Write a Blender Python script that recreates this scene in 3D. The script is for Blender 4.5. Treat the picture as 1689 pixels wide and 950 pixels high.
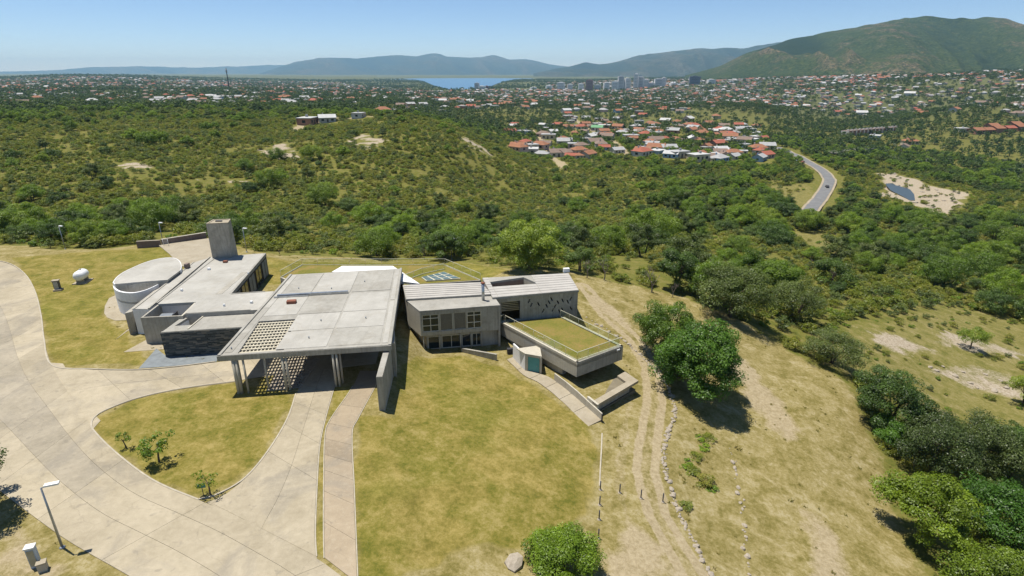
import bpy, math, random
import numpy as np
from mathutils import Vector, Matrix
from mathutils.geometry import tessellate_polygon

random.seed(7)
rng = np.random.default_rng(7)
for o in list(bpy.data.objects):
    bpy.data.objects.remove(o)
scene = bpy.context.scene
COL = scene.collection

# ------------------------------------------------------------------ camera
CAM_Z, PITCH, FPX = 32.0, math.radians(20.8), 938.0
cam = bpy.data.cameras.new('camera')
cam.sensor_width = 36.0
cam.lens = 36.0 * FPX / 1689.0
cam.clip_start, cam.clip_end = 0.5, 60000
cam_o = bpy.data.objects.new('camera', cam)
cam_o.location = (0, 0, CAM_Z)
cam_o.rotation_euler = (math.radians(90) - PITCH, 0, 0)
COL.objects.link(cam_o)
scene.camera = cam_o

# ------------------------------------------------------------------ sky, sun, exposure
LIGHT = Vector((0.25, -0.13, -1.0)).normalized()          # direction the sunlight travels
SUN_ELEV = math.asin(-LIGHT.z)
world = bpy.data.worlds.new('World')
scene.world = world
world.use_nodes = True
nt = world.node_tree
nt.nodes.clear()
sky = nt.nodes.new('ShaderNodeTexSky')
sky.sky_type = 'NISHITA'
sky.sun_disc = False
sky.sun_elevation = SUN_ELEV
sky.sun_rotation = math.atan2(-LIGHT.x, -LIGHT.y)
sky.altitude = 2000
sky.air_density = 0.8
sky.dust_density = 0.15
sky.ozone_density = 4.5
bg = nt.nodes.new('ShaderNodeBackground')
bg.inputs[1].default_value = 0.088
wo = nt.nodes.new('ShaderNodeOutputWorld')
nt.links.new(sky.outputs[0], bg.inputs[0])
nt.links.new(bg.outputs[0], wo.inputs[0])

sun = bpy.data.lights.new('sun', 'SUN')
sun.energy = 4.3
sun.angle = math.radians(0.53)
sun.color = (1.0, 0.955, 0.88)
sun_o = bpy.data.objects.new('sun', sun)
sun_o.rotation_euler = LIGHT.to_track_quat('-Z', 'Y').to_euler()
sun_o.location = (0, 0, 200)
COL.objects.link(sun_o)

scene.view_settings.view_transform = 'Standard'
scene.view_settings.look = 'None'
scene.view_settings.exposure = 0.6
scene.view_settings.gamma = 1.0
scene.view_settings.use_curve_mapping = False
scene.render.engine = 'CYCLES'
cy = scene.cycles
cy.use_denoising = True
cy.max_bounces = 6
cy.diffuse_bounces = 4
cy.glossy_bounces = 3
cy.transmission_bounces = 4
cy.transparent_max_bounces = 8
cy.volume_bounces = 0
cy.caustics_reflective = False
cy.caustics_refractive = False

# ------------------------------------------------------------------ projection helpers (metres)
CP, SP = math.cos(PITCH), math.sin(PITCH)

def ray(u, v):
    dx = (np.asarray(u, float) - 844.5) / FPX
    dy = (475.0 - np.asarray(v, float)) / FPX
    return dx, CP + dy * SP, dy * CP - SP

def at(u, v, z):
    """point of the picture at a known height"""
    a, b, c = ray(u, v)
    t = (z - CAM_Z) / c
    return (float(a * t), float(b * t))

def ats(pts, z):
    return [at(u, v, z) for u, v in pts]

# ------------------------------------------------------------------ terrain
# (picture column, picture row, height)
TZ = [
 (-60,440,0),(60,440,0),(0,700,0),(0,900,0),(200,560,0),(300,900,0),(420,760,0),(560,760,0),(560,940,0),(200,430,-.2),(400,600,0),
 (480,640,0),(600,640,0),(330,440,-.2),(460,440,-.4),(580,700,0),
 (640,700,-.35),(660,650,-.7),(620,760,-.15),(600,900,0),(700,587,-2.1),(750,590,-2.2),(760,650,-1.5),(800,610,-2.5),(840,620,-2.8),(880,620,-2.85),
 (985,695,-3.4),(900,700,-2.4),(800,750,-1.3),(700,850,-.7),(850,900,-1.4),(980,750,-3.3),(990,850,-3.1),(1050,900,-3.4),(1080,700,-4.1),(1050,650,-3.7),
 (1070,600,-3.6),(1030,545,-2.6),(985,490,-1.4),(960,470,-1.0),(850,450,-1.2),(1150,920,-4.3),(1105,750,-4.3),(1150,800,-5.3),(1210,780,-6.2),(1300,750,-7.2),
 (1400,850,-8.4),(1300,920,-6.6),(1250,600,-6.4),(1160,500,-4.4),(1090,475,-3.6),(1400,640,-9.0),(1300,560,-8.0),(1470,830,-10),(1600,800,-14),(1560,650,-15.5),
 (1650,600,-19),(1500,540,-16),(1300,490,-12),(1600,500,-24),(1450,430,-26),(1300,405,-24),(1110,425,-10),(1000,405,-14),(1200,350,-31),(1360,340,-40),
 (1360,290,-40.5),(1540,340,-42),(1480,300,-42),(1680,400,-36),(1680,330,-42),(1650,220,-43),(1400,240,-42),(1200,290,-37),(1000,300,-32),(1000,240,-38),
 (880,255,-36),(880,212,-40),(1100,200,-43),(1300,200,-45),(1500,182,-47),(1660,900,-13),(1580,940,-10),
 (800,290,-25),(830,255,-23),(760,232,-10),(655,192,-2.5),(600,200,-3),(520,207,-6),(700,300,-15),(600,330,-15),(500,300,-12.5),(400,350,-14),(300,330,-12),
 (150,330,-10.5),(100,370,-8),(250,260,-6.5),(100,250,-4.5),(50,188,0),(250,187,0),(400,190,-1.5),(480,198,-4.5),(450,240,-9),(540,270,-11),(870,405,-12),
 (750,405,-10.5),(600,402,-8),(450,404,-5),(300,392,-2.5),(50,402,-1.5),(-120,330,-10),(-120,188,0),(1800,700,-18),(1800,400,-34),(1800,220,-43),(1750,900,-16),
]
# (picture column, picture row, distance on the ground)
TR = [
 (0,175,1050),(250,172,1100),(450,168,1150),(650,165,1250),(0,150,2000),(300,150,2000),(550,152,2200),(0,133,5000),(350,134,5000),
 (110,126,5200),(1050,152,2400),(900,155,2300),(1050,138,3600),(1250,160,1900),(1450,150,1900),(1650,152,1700),(1650,121,2600),(1450,126,2900),
 (1250,132,3200),(1150,134,3500),(700,152,2600),(1250,180,1150),(1640,180,1150),(900,180,1150),(700,183,900),
 (0,126,9000),(350,126,9000),(1000,127,9000),(1500,127,9000),(0,121.5,30000),(845,121.5,30000),(1600,121.5,30000),
]
# (bearing in degrees, distance, height) out of view
TB = [(b, r, 0.0) for b in (-100, -140, 180, 140, 100) for r in (10, 40, 120)] + [(b, r, z) for b in (-110, -160, 160, 110) for r, z in ((600, -20), (3000, -60))] \
   + [(-60, 60, 0), (-60, 120, -2), (-60, 400, -3), (-60, 900, -30), (-60, 4000, -66), (60, 30, -6), (60, 70, -16), (60, 200, -34), (60, 600, -44), (60, 2500, 20), (60, 6000, 0),
      (0, 12, -.4), (-30, 12, 0), (30, 14, -1.5)]
ctrl = []
for u, v, z in TZ:
    x, y = at(u, v, z)
    ctrl.append((x, y, z))
for u, v, r in TR:
    a, b, c = ray(u, v)
    t = r / math.hypot(a, b)
    ctrl.append((float(a * t), float(b * t), float(CAM_Z + c * t)))
for bdeg, r, z in TB:
    ctrl.append((r * math.sin(math.radians(bdeg)), r * math.cos(math.radians(bdeg)), z))
ctrl = np.array(ctrl)

def qmap(x, y):
    r = np.maximum(np.hypot(x, y), 10.0)
    return np.stack([2.2 * np.arctan2(x, y), np.log(r)], -1)

def phi(d2):
    return 0.5 * d2 * np.log(d2 + 1e-9)

QC = qmap(ctrl[:, 0], ctrl[:, 1])
n_ = len(QC)
A_ = np.zeros((n_ + 3, n_ + 3))
A_[:n_, :n_] = phi(((QC[:, None] - QC[None]) ** 2).sum(-1)) + np.eye(n_) * 2e-4
A_[:n_, n_] = 1
A_[:n_, n_ + 1:] = QC
A_[n_:, :n_] = A_[:n_, n_:].T
W_ = np.linalg.solve(A_, np.concatenate([ctrl[:, 2], np.zeros(3)]))

def vnoise(x, y, seed):
    """smooth value noise, -1..1"""
    def h(i, j):
        k = (i.astype(np.int64) * 374761393 + j.astype(np.int64) * 668265263 + seed * 974634777) & 0x7fffffff
        k = ((k ^ (k >> 13)) * 1274126177) & 0x7fffffff
        return ((k ^ (k >> 16)) & 0xffff) / 32767.5 - 1.0
    i, j = np.floor(x), np.floor(y)
    fx, fy = x - i, y - j
    fx, fy = fx * fx * (3 - 2 * fx), fy * fy * (3 - 2 * fy)
    return (h(i, j) * (1 - fx) + h(i + 1, j) * fx) * (1 - fy) + (h(i, j + 1) * (1 - fx) + h(i + 1, j + 1) * fx) * fy

def sdist(x, y, poly):
    """signed distance to a closed polygon, negative inside"""
    d2 = np.full(x.shape, 1e18)
    ins = np.zeros(x.shape, bool)
    P = np.asarray(poly, float)[:, :2]
    for (ax, ay), (bx, by) in zip(P, np.roll(P, -1, 0)):
        ex, ey = bx - ax, by - ay
        t = np.clip(((x - ax) * ex + (y - ay) * ey) / (ex * ex + ey * ey + 1e-12), 0, 1)
        d2 = np.minimum(d2, (x - ax - t * ex) ** 2 + (y - ay - t * ey) ** 2)
        c = (ay > y) != (by > y)
        ins ^= c & (x < (bx - ax) * (y - ay) / (by - ay + 1e-15) + ax)
    return np.where(ins, -1, 1) * np.sqrt(d2)

def pdist(x, y, line):
    """distance to an open polyline"""
    d2 = np.full(x.shape, 1e18)
    P = np.asarray(line, float)[:, :2]
    for (ax, ay), (bx, by) in zip(P[:-1], P[1:]):
        ex, ey = bx - ax, by - ay
        t = np.clip(((x - ax) * ex + (y - ay) * ey) / (ex * ex + ey * ey + 1e-12), 0, 1)
        d2 = np.minimum(d2, (x - ax - t * ex) ** 2 + (y - ay - t * ey) ** 2)
    return np.sqrt(d2)

def sstep(a, b, x):
    t = np.clip((x - a) / (b - a), 0, 1)
    return t * t * (3 - 2 * t)

FLAT = ats([(-260, 425), (40, 415), (200, 415), (340, 405), (430, 425), (470, 455), (655, 445), (648, 560), (636, 600), (606, 690), (596, 760), (606, 1000), (300, 1300), (-500, 1300), (-900, 700)], 0)
LAKE, LAKE_Z = None, -54.0

def height(x, y):
    x = np.asarray(x, float); y = np.asarray(y, float)
    sh = x.shape
    x = x.ravel(); y = y.ravel()
    out = np.empty(x.shape)
    for s in range(0, len(x), 40000):
        xs, ys = x[s:s + 40000], y[s:s + 40000]
        q = qmap(xs, ys)
        z = phi(((q[:, None] - QC[None]) ** 2).sum(-1)) @ W_[:n_] + W_[n_] + q @ W_[n_ + 1:]
        r = np.hypot(xs, ys)
        amp = sstep(110, 240, r)
        z = z + amp * (1.6 * vnoise(xs / 38, ys / 38, 3) + .7 * vnoise(xs / 15, ys / 15, 5)) + sstep(900, 2500, r) * 9 * vnoise(xs / 420, ys / 420, 9)
        near = 1 - amp
        fl = sdist(xs, ys, FLAT)
        w = sstep(5.0, 0.5, fl)
        z = z + near * (1 - w) * (.10 * vnoise(xs / 5, ys / 5, 11) + .035 * vnoise(xs / 1.3, ys / 1.3, 12))
        z = z * (1 - w)
        if LAKE is not None:
            w = sstep(90, -30, sdist(xs, ys, LAKE)) * (r > 2000)
            z = z * (1 - w) + np.minimum(z, LAKE_Z - 5) * w
        out[s:s + 40000] = z
    return out.reshape(sh)

def hz(x, y):
    return float(height(np.array([x]), np.array([y]))[0])

def ground(pts):
    """picture points dropped on the terrain -> list of (x, y, z)"""
    P = np.asarray(pts, float)
    a, b, c = ray(P[:, 0], P[:, 1])
    g = np.hypot(a, b)
    R = np.exp(np.linspace(math.log(12), math.log(20000), 440))
    T = R[None] / g[:, None]
    X, Y, Z = a[:, None] * T, b[:, None] * T, CAM_Z + c[:, None] * T
    below = Z < height(X, Y)
    k = np.where(below.any(1), below.argmax(1), 439)
    hi = T[np.arange(len(P)), k]
    lo = T[np.arange(len(P)), np.maximum(k - 1, 0)]
    for _ in range(22):
        m = (lo + hi) / 2
        bl = CAM_Z + c * m < height(a * m, b * m)
        hi = np.where(bl, m, hi); lo = np.where(bl, lo, m)
    return [(float(a[i] * hi[i]), float(b[i] * hi[i]), float(CAM_Z + c[i] * hi[i])) for i in range(len(P))]

LAKE_P = [at(u, v, LAKE_Z) for u, v in [(628, 131), (700, 134), (716, 141), (745, 148), (800, 146), (822, 137), (850, 132), (905, 129.6), (800, 128.6), (690, 129.0)]]
LAKE = LAKE_P

# ------------------------------------------------------------------ materials
MATS = {}

class NT:
    def __init__(s, name):
        m = bpy.data.materials.new(name)
        m.use_nodes = True
        s.m, s.t = m, m.node_tree
        s.b = s.t.nodes['Principled BSDF']
        s.out = s.t.nodes['Material Output']
        MATS[name] = m
    def n(s, typ, **kw):
        nd = s.t.nodes.new(typ)
        for k, v in kw.items():
            setattr(nd, k, v)
        return nd
    def l(s, a, b):
        s.t.links.new(a, b)
    def coord(s, kind='Object'):
        return s.n('ShaderNodeTexCoord').outputs[kind]
    def noise(s, vec, scale, detail=3.0, rough=.55, dist=0.0):
        nd = s.n('ShaderNodeTexNoise')
        nd.inputs['Scale'].default_value = scale
        nd.inputs['Detail'].default_value = detail
        nd.inputs['Roughness'].default_value = rough
        nd.inputs['Distortion'].default_value = dist
        if vec is not None:
            s.l(vec, nd.inputs['Vector'])
        return nd.outputs[0]
    def ramp(s, fac, stops):
        nd = s.n('ShaderNodeValToRGB')
        el = nd.color_ramp.elements
        while len(el) < len(stops):
            el.new(.5)
        for e, (p, c) in zip(el, stops):
            e.position = p
            e.color = (c[0], c[1], c[2], 1) if not isinstance(c, (int, float)) else (c, c, c, 1)
        s.l(fac, nd.inputs[0])
        return nd.outputs[0]
    def mix(s, fac, a, b, blend='MIX'):
        nd = s.n('ShaderNodeMix', data_type='RGBA', blend_type=blend)
        for sock, v in ((nd.inputs[0], fac), (nd.inputs[6], a), (nd.inputs[7], b)):
            if isinstance(v, (int, float)):
                sock.default_value = v
            elif isinstance(v, tuple):
                sock.default_value = (*v, 1)
            else:
                s.l(v, sock)
        return nd.outputs[2]
    def math(s, op, a, b=0.0, clamp=False):
        nd = s.n('ShaderNodeMath', operation=op, use_clamp=clamp)
        for sock, v in ((nd.inputs[0], a), (nd.inputs[1], b)):
            if isinstance(v, (int, float)):
                sock.default_value = v
            else:
                s.l(v, sock)
        return nd.outputs[0]
    def attr(s, name):
        return s.n('ShaderNodeAttribute', attribute_name=name).outputs['Fac']
    def scale(s, vec, xyz):
        nd = s.n('ShaderNodeMapping')
        nd.inputs['Scale'].default_value = xyz
        s.l(vec, nd.inputs['Vector'])
        return nd.outputs[0]
    def bump(s, h, strength=.3, dist=.05):
        nd = s.n('ShaderNodeBump')
        nd.inputs['Strength'].default_value = strength
        nd.inputs['Distance'].default_value = dist
        s.l(h, nd.inputs['Height'])
        s.l(nd.outputs[0], s.b.inputs['Normal'])
    def base(s, col, rough=.85, spec=.25):
        if isinstance(col, tuple):
            s.b.inputs['Base Color'].default_value = (*col, 1)
        else:
            s.l(col, s.b.inputs['Base Color'])
        s.b.inputs['Roughness'].default_value = rough
        s.b.inputs['Specular IOR Level'].default_value = spec
        return s.m

def concrete(name, dark, light, streak=True, scl=1.0, stain=.35, rough=.85):
    k = NT(name)
    c = k.coord()
    a = k.noise(c, .55 * scl, 5, .62, .4)
    b = k.noise(c, 3.1 * scl, 4, .6)
    col = k.ramp(k.math('ADD', k.math('MULTIPLY', a, .65), k.math('MULTIPLY', b, .35)), [(.30, dark), (.68, light)])
    if streak:
        st = k.noise(k.scale(c, (4.5, 4.5, .22)), 1.0, 4, .6)
        col = k.mix(k.math('MULTIPLY', k.ramp(st, [(.45, 0.), (.7, 1.)]), stain), col, tuple(v * .55 for v in dark))
    if not streak:
        pl = k.noise(c, .42, 4, .55, .7)
        col = k.mix(k.math('MULTIPLY', k.ramp(pl, [(.56, 0.), (.60, 1.), (.64, .25), (.70, .6)]), .26), col, tuple(v * w for v, w in zip(dark, (.95, .86, .70))))
        rn = k.noise(k.scale(c, (2.4, .18, 1)), 1.0, 4, .6)
        col = k.mix(k.math('MULTIPLY', k.ramp(rn, [(.54, 0.), (.68, 1.)]), .20), col, tuple(v * .78 for v in dark))
    f = k.noise(c, 22, 3)
    col = k.mix(.25, col, k.ramp(f, [(.3, tuple(v * .7 for v in dark)), (.7, light)]))
    k.bump(k.noise(c, 9, 4), .25, .02)
    return k.base(col, rough)

concrete('concrete_wall', (.25, .232, .188), (.475, .445, .375), stain=.55)
concrete('concrete_pale_wall', (.38, .345, .27), (.56, .52, .42), stain=.3)
concrete('lattice_concrete', (.42, .38, .28), (.56, .51, .39), streak=False)
concrete('roof_concrete', (.215, .202, .170), (.405, .388, .338), streak=False, scl=.5)
concrete('roof_membrane', (.285, .272, .235), (.46, .442, .392), streak=False, scl=.35)
concrete('white_plaster', (.66, .66, .65), (.82, .815, .80), stain=.25)
concrete('path_concrete', (.26, .22, .15), (.40, .35, .26), streak=False)
concrete('stone', (.22, .185, .135), (.46, .40, .315), streak=False, scl=3)
concrete('brown_roof_edge', (.16, .11, .09), (.25, .2, .17))

def slab_material(name, dark, light):
    """driveway slabs: each slab its own shade, stains and grit"""
    k = NT(name)
    c = k.coord()
    oi = k.n('ShaderNodeObjectInfo')
    a = k.noise(c, .22, 5, .65, .6)
    b = k.noise(c, 1.7, 5, .6)
    col = k.ramp(a, [(.28, dark), (.62, light)])
    col = k.mix(.3, col, k.ramp(b, [(.3, tuple(v * .8 for v in dark)), (.7, light)]))
    gr = k.noise(k.scale(c, (.16, .16, .16)), 1.0, 5, .6, .8)
    col = k.mix(k.math('MULTIPLY', k.ramp(gr, [(.51, 0.), (.63, 1.)]), .5), col, (.20, .18, .145))
    shade = k.math('ADD', .86, k.math('MULTIPLY', oi.outputs['Random'], .22))
    col = k.mix(1.0, col, k.n('ShaderNodeCombineColor').outputs[0], 'MULTIPLY') if False else col
    hsv = k.n('ShaderNodeHueSaturation')
    k.l(shade, hsv.inputs['Value'])
    k.l(col, hsv.inputs['Color'])
    vo = k.n('ShaderNodeTexVoronoi', feature='DISTANCE_TO_EDGE')
    vo.inputs['Scale'].default_value = .16
    dn = k.n('ShaderNodeVectorMath', operation='ADD')
    nz = k.n('ShaderNodeTexNoise'); nz.inputs['Scale'].default_value = .8; nz.inputs['Detail'].default_value = 5
    k.l(c, nz.inputs['Vector']); k.l(c, dn.inputs[0]); k.l(nz.outputs['Color'], dn.inputs[1]); k.l(dn.outputs[0], vo.inputs['Vector'])
    hc = k.mix(k.math('MULTIPLY', k.ramp(vo.outputs[0], [(.0, 1.), (.004, 0.)]), .28), hsv.outputs[0], (.10, .085, .06))
    sp = k.noise(c, 1.1, 3, .5, .2)
    hc = k.mix(k.math('MULTIPLY', k.ramp(sp, [(.63, 0.), (.70, 1.)]), .35), hc, (.14, .125, .10))
    ed = k.noise(k.scale(c, (.9, .9, .9)), 3.0, 6, .75)
    hc = k.mix(k.math('MULTIPLY', k.ramp(ed, [(.52, 0.), (.66, 1.)]), .22), hc, (.48, .42, .31))
    f = k.noise(c, 16, 3)
    col = k.mix(.12, hc, k.ramp(f, [(.35, (.15, .13, .095)), (.65, (.45, .40, .31))]))
    k.bump(k.noise(c, 12, 4), .2, .01)
    return k.base(col, .9, .2)

slab_material('drive_concrete', (.275, .232, .152), (.43, .37, .262))
slab_material('drive_concrete_worn', (.215, .188, .135), (.365, .318, .235))
slab_material('footpath_concrete', (.27, .212, .138), (.365, .292, .198))

def plain(name, col, rough=.6, spec=.3, metal=0.0, var=.25, scl=2.0):
    k = NT(name)
    c = k.coord()
    n = k.noise(c, scl, 4, .6)
    col2 = k.ramp(n, [(.25, tuple(v * (1 - var) for v in col)), (.75, tuple(min(1, v * (1 + var * .5)) for v in col))])
    k.b.inputs['Metallic'].default_value = metal
    return k.base(col2, rough, spec)

plain('frame_paint', (.62, .58, .48), .5)
plain('rail_paint', (.52, .50, .38), .45)
plain('teal_door', (.09, .30, .30), .4, var=.12)
plain('grey_metal', (.35, .37, .38), .4, .4, .6)
plain('galvanised', (.46, .48, .49), .35, .5, .8)
plain('dark_metal', (.05, .05, .055), .45)
plain('white_metal', (.80, .80, .78), .4, var=.08)
plain('cabinet_blue_grey', (.45, .52, .58), .5, var=.1)
plain('rust_red', (.22, .085, .05), .8)
plain('curtain', (.17, .155, .12), .9, var=.3, scl=6)
plain('sign_green', (.05, .19, .14), .5, var=.1)
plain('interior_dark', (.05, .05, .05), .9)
plain('asphalt', (.17, .17, .165), .9, scl=.3)
plain('pale_kerb', (.40, .355, .27), .9, scl=1.5)
plain('sand_road', (.33, .275, .19), .95, scl=.2)
plain('slate_paving', (.19, .21, .215), .7, scl=1.2, var=.3)
plain('joint_fill_and_floor_shade', (.185, .16, .11), .95, scl=1)
plain('bark', (.10, .08, .06), .95, scl=4)
plain('bare_wood', (.24, .20, .17), .95, scl=4)
plain('lamp_glass', (.75, .75, .72), .3, var=.05)
plain('sheet_metal_roof', (.41, .385, .34), .55, .35, .0, scl=.7, var=.16)

def slate(name):
    k = NT(name)
    c = k.coord()
    oi = k.attr('tint')
    col = k.ramp(oi, [(0., (.035, .042, .042)), (.45, (.075, .085, .085)), (.75, (.12, .125, .115)), (1., (.17, .155, .125))])
    k.bump(k.noise(c, 14, 4), .5, .03)
    return k.base(col, .7, .3)
slate('slate')

def glass_mat(name, col, rough=.04, trans=.0, alpha=1.0):
    k = NT(name)
    k.b.inputs['Transmission Weight'].default_value = trans
    k.b.inputs['IOR'].default_value = 1.45
    k.b.inputs['Alpha'].default_value = alpha
    return k.base(col, rough, .6)
glass_mat('window_glass', (.018, .026, .03))
glass_mat('skylight_glass', (.09, .14, .135), .12)

def clear_glass(name, tint):
    k = NT(name)
    tr = k.n('ShaderNodeBsdfTransparent')
    tr.inputs[0].default_value = (*tint, 1)
    gl = k.n('ShaderNodeBsdfGlossy')
    gl.inputs['Roughness'].default_value = .03
    mx = k.n('ShaderNodeMixShader')
    mx.inputs[0].default_value = .07
    k.l(tr.outputs[0], mx.inputs[1]); k.l(gl.outputs[0], mx.inputs[2])
    k.l(mx.outputs[0], k.out.inputs[0])
clear_glass('balustrade_glass', (.90, .94, .89))

def water(name, col, rough, scl):
    k = NT(name)
    c = k.coord()
    k.bump(k.noise(c, scl, 3), .15, .4)
    return k.base(col, rough, .5)
water('lake_water', (.075, .17, .27), .35, .02)
water('river_water', (.05, .06, .055), .3, .6)

def leaf(name, stops, trans=.35, patch=.03):
    """foliage: hue by individual and by place, light and dark by leaf"""
    k = NT(name)
    oi = k.n('ShaderNodeObjectInfo')
    big = k.noise(k.scale(oi.outputs['Location'], (patch,) * 3), 1.0, 2)
    f = k.math('ADD', k.math('MULTIPLY', oi.outputs['Random'], .62), k.math('MULTIPLY', big, .38))
    f = k.math('ADD', f, k.math('MULTIPLY', k.math('SUBTRACT', k.attr('tint'), .5), .34), True)
    col = k.ramp(f, stops)
    lt = k.attr('tint')
    hsv = k.n('ShaderNodeHueSaturation')
    k.l(k.math('ADD', .72, k.math('MULTIPLY', lt, .56)), hsv.inputs['Value'])
    k.l(col, hsv.inputs['Color'])
    df = k.n('ShaderNodeBsdfDiffuse')
    tl = k.n('ShaderNodeBsdfTranslucent')
    gl = k.n('ShaderNodeBsdfGlossy')
    gl.inputs['Roughness'].default_value = .45
    gl.inputs[0].default_value = (.8, .8, .8, 1)
    k.l(hsv.outputs[0], df.inputs[0])
    k.l(k.mix(1.0, hsv.outputs[0], (1.0, 1.0, .45), 'MULTIPLY'), tl.inputs[0])
    mx = k.n('ShaderNodeMixShader'); mx.inputs[0].default_value = trans
    k.l(df.outputs[0], mx.inputs[1]); k.l(tl.outputs[0], mx.inputs[2])
    m2 = k.n('ShaderNodeMixShader'); m2.inputs[0].default_value = .025
    k.l(mx.outputs[0], m2.inputs[1]); k.l(gl.outputs[0], m2.inputs[2])
    k.l(m2.outputs[0], k.out.inputs[0])
    return k.m

leaf('leaf_scrub', [(0., (0.123, 0.169, 0.020)), (.35, (0.179, 0.220, 0.024)), (.65, (0.230, 0.251, 0.030)), (.88, (0.269, 0.254, 0.044)), (1., (0.302, 0.232, 0.085))], .45)
leaf('leaf_tree', [(0., (0.081, 0.149, 0.015)), (.35, (0.132, 0.215, 0.020)), (.65, (0.185, 0.269, 0.026)), (.9, (0.241, 0.311, 0.034)), (1., (0.280, 0.328, 0.045))], .45)
leaf('leaf_fresh', [(0., (0.118, 0.203, 0.015)), (.5, (0.185, 0.285, 0.020)), (1., (0.263, 0.356, 0.030))], .45)
leaf('leaf_town', [(0., (.036, .072, .022)), (.4, (.062, .110, .028)), (.75, (.098, .150, .032)), (1., (.16, .20, .04))], .42, patch=.01)
leaf('leaf_bright', [(0., (.050, .120, .012)), (.5, (.074, .160, .016)), (1., (.115, .205, .022))])
leaf('leaf_yellow', [(0., (.115, .175, .012)), (.5, (.165, .235, .015)), (1., (.23, .29, .026))])
leaf('leaf_grey', [(0., (0.084, 0.120, 0.030)), (.5, (0.125, 0.167, 0.040)), (1., (0.179, 0.221, 0.056))], .42)
leaf('leaf_olive', [(0., (.052, .080, .020)), (.5, (.078, .112, .028)), (1., (.110, .146, .040))])
leaf('leaf_dark', [(0., (.050, .092, .018)), (.5, (.080, .136, .024)), (1., (.125, .185, .034))])
leaf('grass_tuft', [(0., (.16, .16, .03)), (.5, (.22, .20, .04)), (1., (.30, .24, .07))])

# ------------------------------------------------------------------ building helpers
def new_obj(name, me, parent=None, mat=None, kind=None):
    o = bpy.data.objects.new(name, me)
    COL.objects.link(o)
    if parent is not None:
        o.parent = parent
    if mat is not None and me is not None and not me.materials:
        me.materials.append(MATS[mat])
    if kind:
        o['kind'] = kind
    return o

def mesh(name, verts, faces, mat, parent=None, smooth=False, kind=None):
    me = bpy.data.meshes.new(name)
    me.from_pydata([tuple(v) for v in verts], [], [tuple(f) for f in faces])
    me.update()
    if smooth:
        me.polygons.foreach_set('use_smooth', [True] * len(me.polygons))
    return new_obj(name, me, parent, mat, kind)

def tag(o, label=None, cat=None, group=None, kind=None):
    if label: o['label'] = label
    if cat: o['category'] = cat
    if group: o['group'] = group
    if kind: o['kind'] = kind
    return o

def thing(name, label, cat, group=None, loc=(0, 0, 0), rz=0.0):
    o = bpy.data.objects.new(name, None)
    COL.objects.link(o)
    o.location = loc
    o.rotation_euler = (0, 0, rz)
    o.empty_display_size = .3
    return tag(o, label, cat, group)

def plate_data(outline, holes, O, U, V, N):
    """flat plate: 2-D outline with holes in the frame O,U,V and thickness vector N"""
    O, U, V, N = Vector(O), Vector(U), Vector(V), Vector(N)
    loops = [list(outline)] + [list(h) for h in holes]
    flat = [p for l in loops for p in l]
    tris = tessellate_polygon([[Vector((p[0], p[1], 0)) for p in l] for l in loops])
    n = len(flat)
    vs = [O + U * p[0] + V * p[1] for p in flat] + [O + U * p[0] + V * p[1] + N for p in flat]
    fs = []
    up = U.cross(V).dot(N) > 0
    for t in tris:
        a, b, c = t
        pa, pb, pc = flat[a], flat[b], flat[c]
        ccw = (pb[0] - pa[0]) * (pc[1] - pa[1]) - (pb[1] - pa[1]) * (pc[0] - pa[0]) > 0
        if ccw != up:
            a, c = c, a
        fs.append((a + n, b + n, c + n))
        fs.append((c, b, a))
    k = 0
    for li, l in enumerate(loops):
        m = len(l)
        area = sum(l[i][0] * l[(i + 1) % m][1] - l[(i + 1) % m][0] * l[i][1] for i in range(m))
        fwd = (area > 0) == (li == 0)
        if not up:
            fwd = not fwd
        for i in range(m):
            j = (i + 1) % m
            q = (k + i, k + j, k + j + n, k + i + n)
            fs.append(q if fwd else q[::-1])
        k += m
    return vs, fs

def prism(name, pts, z0, z1, mat, parent=None, holes=(), kind=None):
    vs, fs = plate_data(pts, holes, (0, 0, z0), (1, 0, 0), (0, 1, 0), (0, 0, z1 - z0))
    return mesh(name, vs, fs, mat, parent, kind=kind)

def wall(name, p0, p1, z0, z1, th, mat, parent=None, holes=(), outline=None, kind=None):
    """vertical wall from p0 to p1 (outer face), thickness to the left of p0->p1; holes are (u, z) loops"""
    p0, p1 = Vector((p0[0], p0[1], 0)), Vector((p1[0], p1[1], 0))
    L = (p1 - p0).length
    U = (p1 - p0) / L
    N = Vector((-U.y, U.x, 0)) * th
    ol = outline or [(0, z0), (L, z0), (L, z1), (0, z1)]
    vs, fs = plate_data(ol, holes, p0, U, (0, 0, 1), N)
    return mesh(name, vs, fs, mat, parent, kind=kind)

def rect(u0, z0, u1, z1):
    return [(u0, z0), (u1, z0), (u1, z1), (u0, z1)]

def box(name, c, size, mat, parent=None, rz=0.0):
    sx, sy, sz = size[0] / 2, size[1] / 2, size[2] / 2
    ca, sa = math.cos(rz), math.sin(rz)
    vs = []
    for z in (-sz, sz):
        for x, y in ((-sx, -sy), (sx, -sy), (sx, sy), (-sx, sy)):
            vs.append((c[0] + x * ca - y * sa, c[1] + x * sa + y * ca, c[2] + z))
    fs = [(3, 2, 1, 0), (4, 5, 6, 7), (0, 1, 5, 4), (1, 2, 6, 5), (2, 3, 7, 6), (3, 0, 4, 7)]
    return mesh(name, vs, fs, mat, parent)

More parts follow.
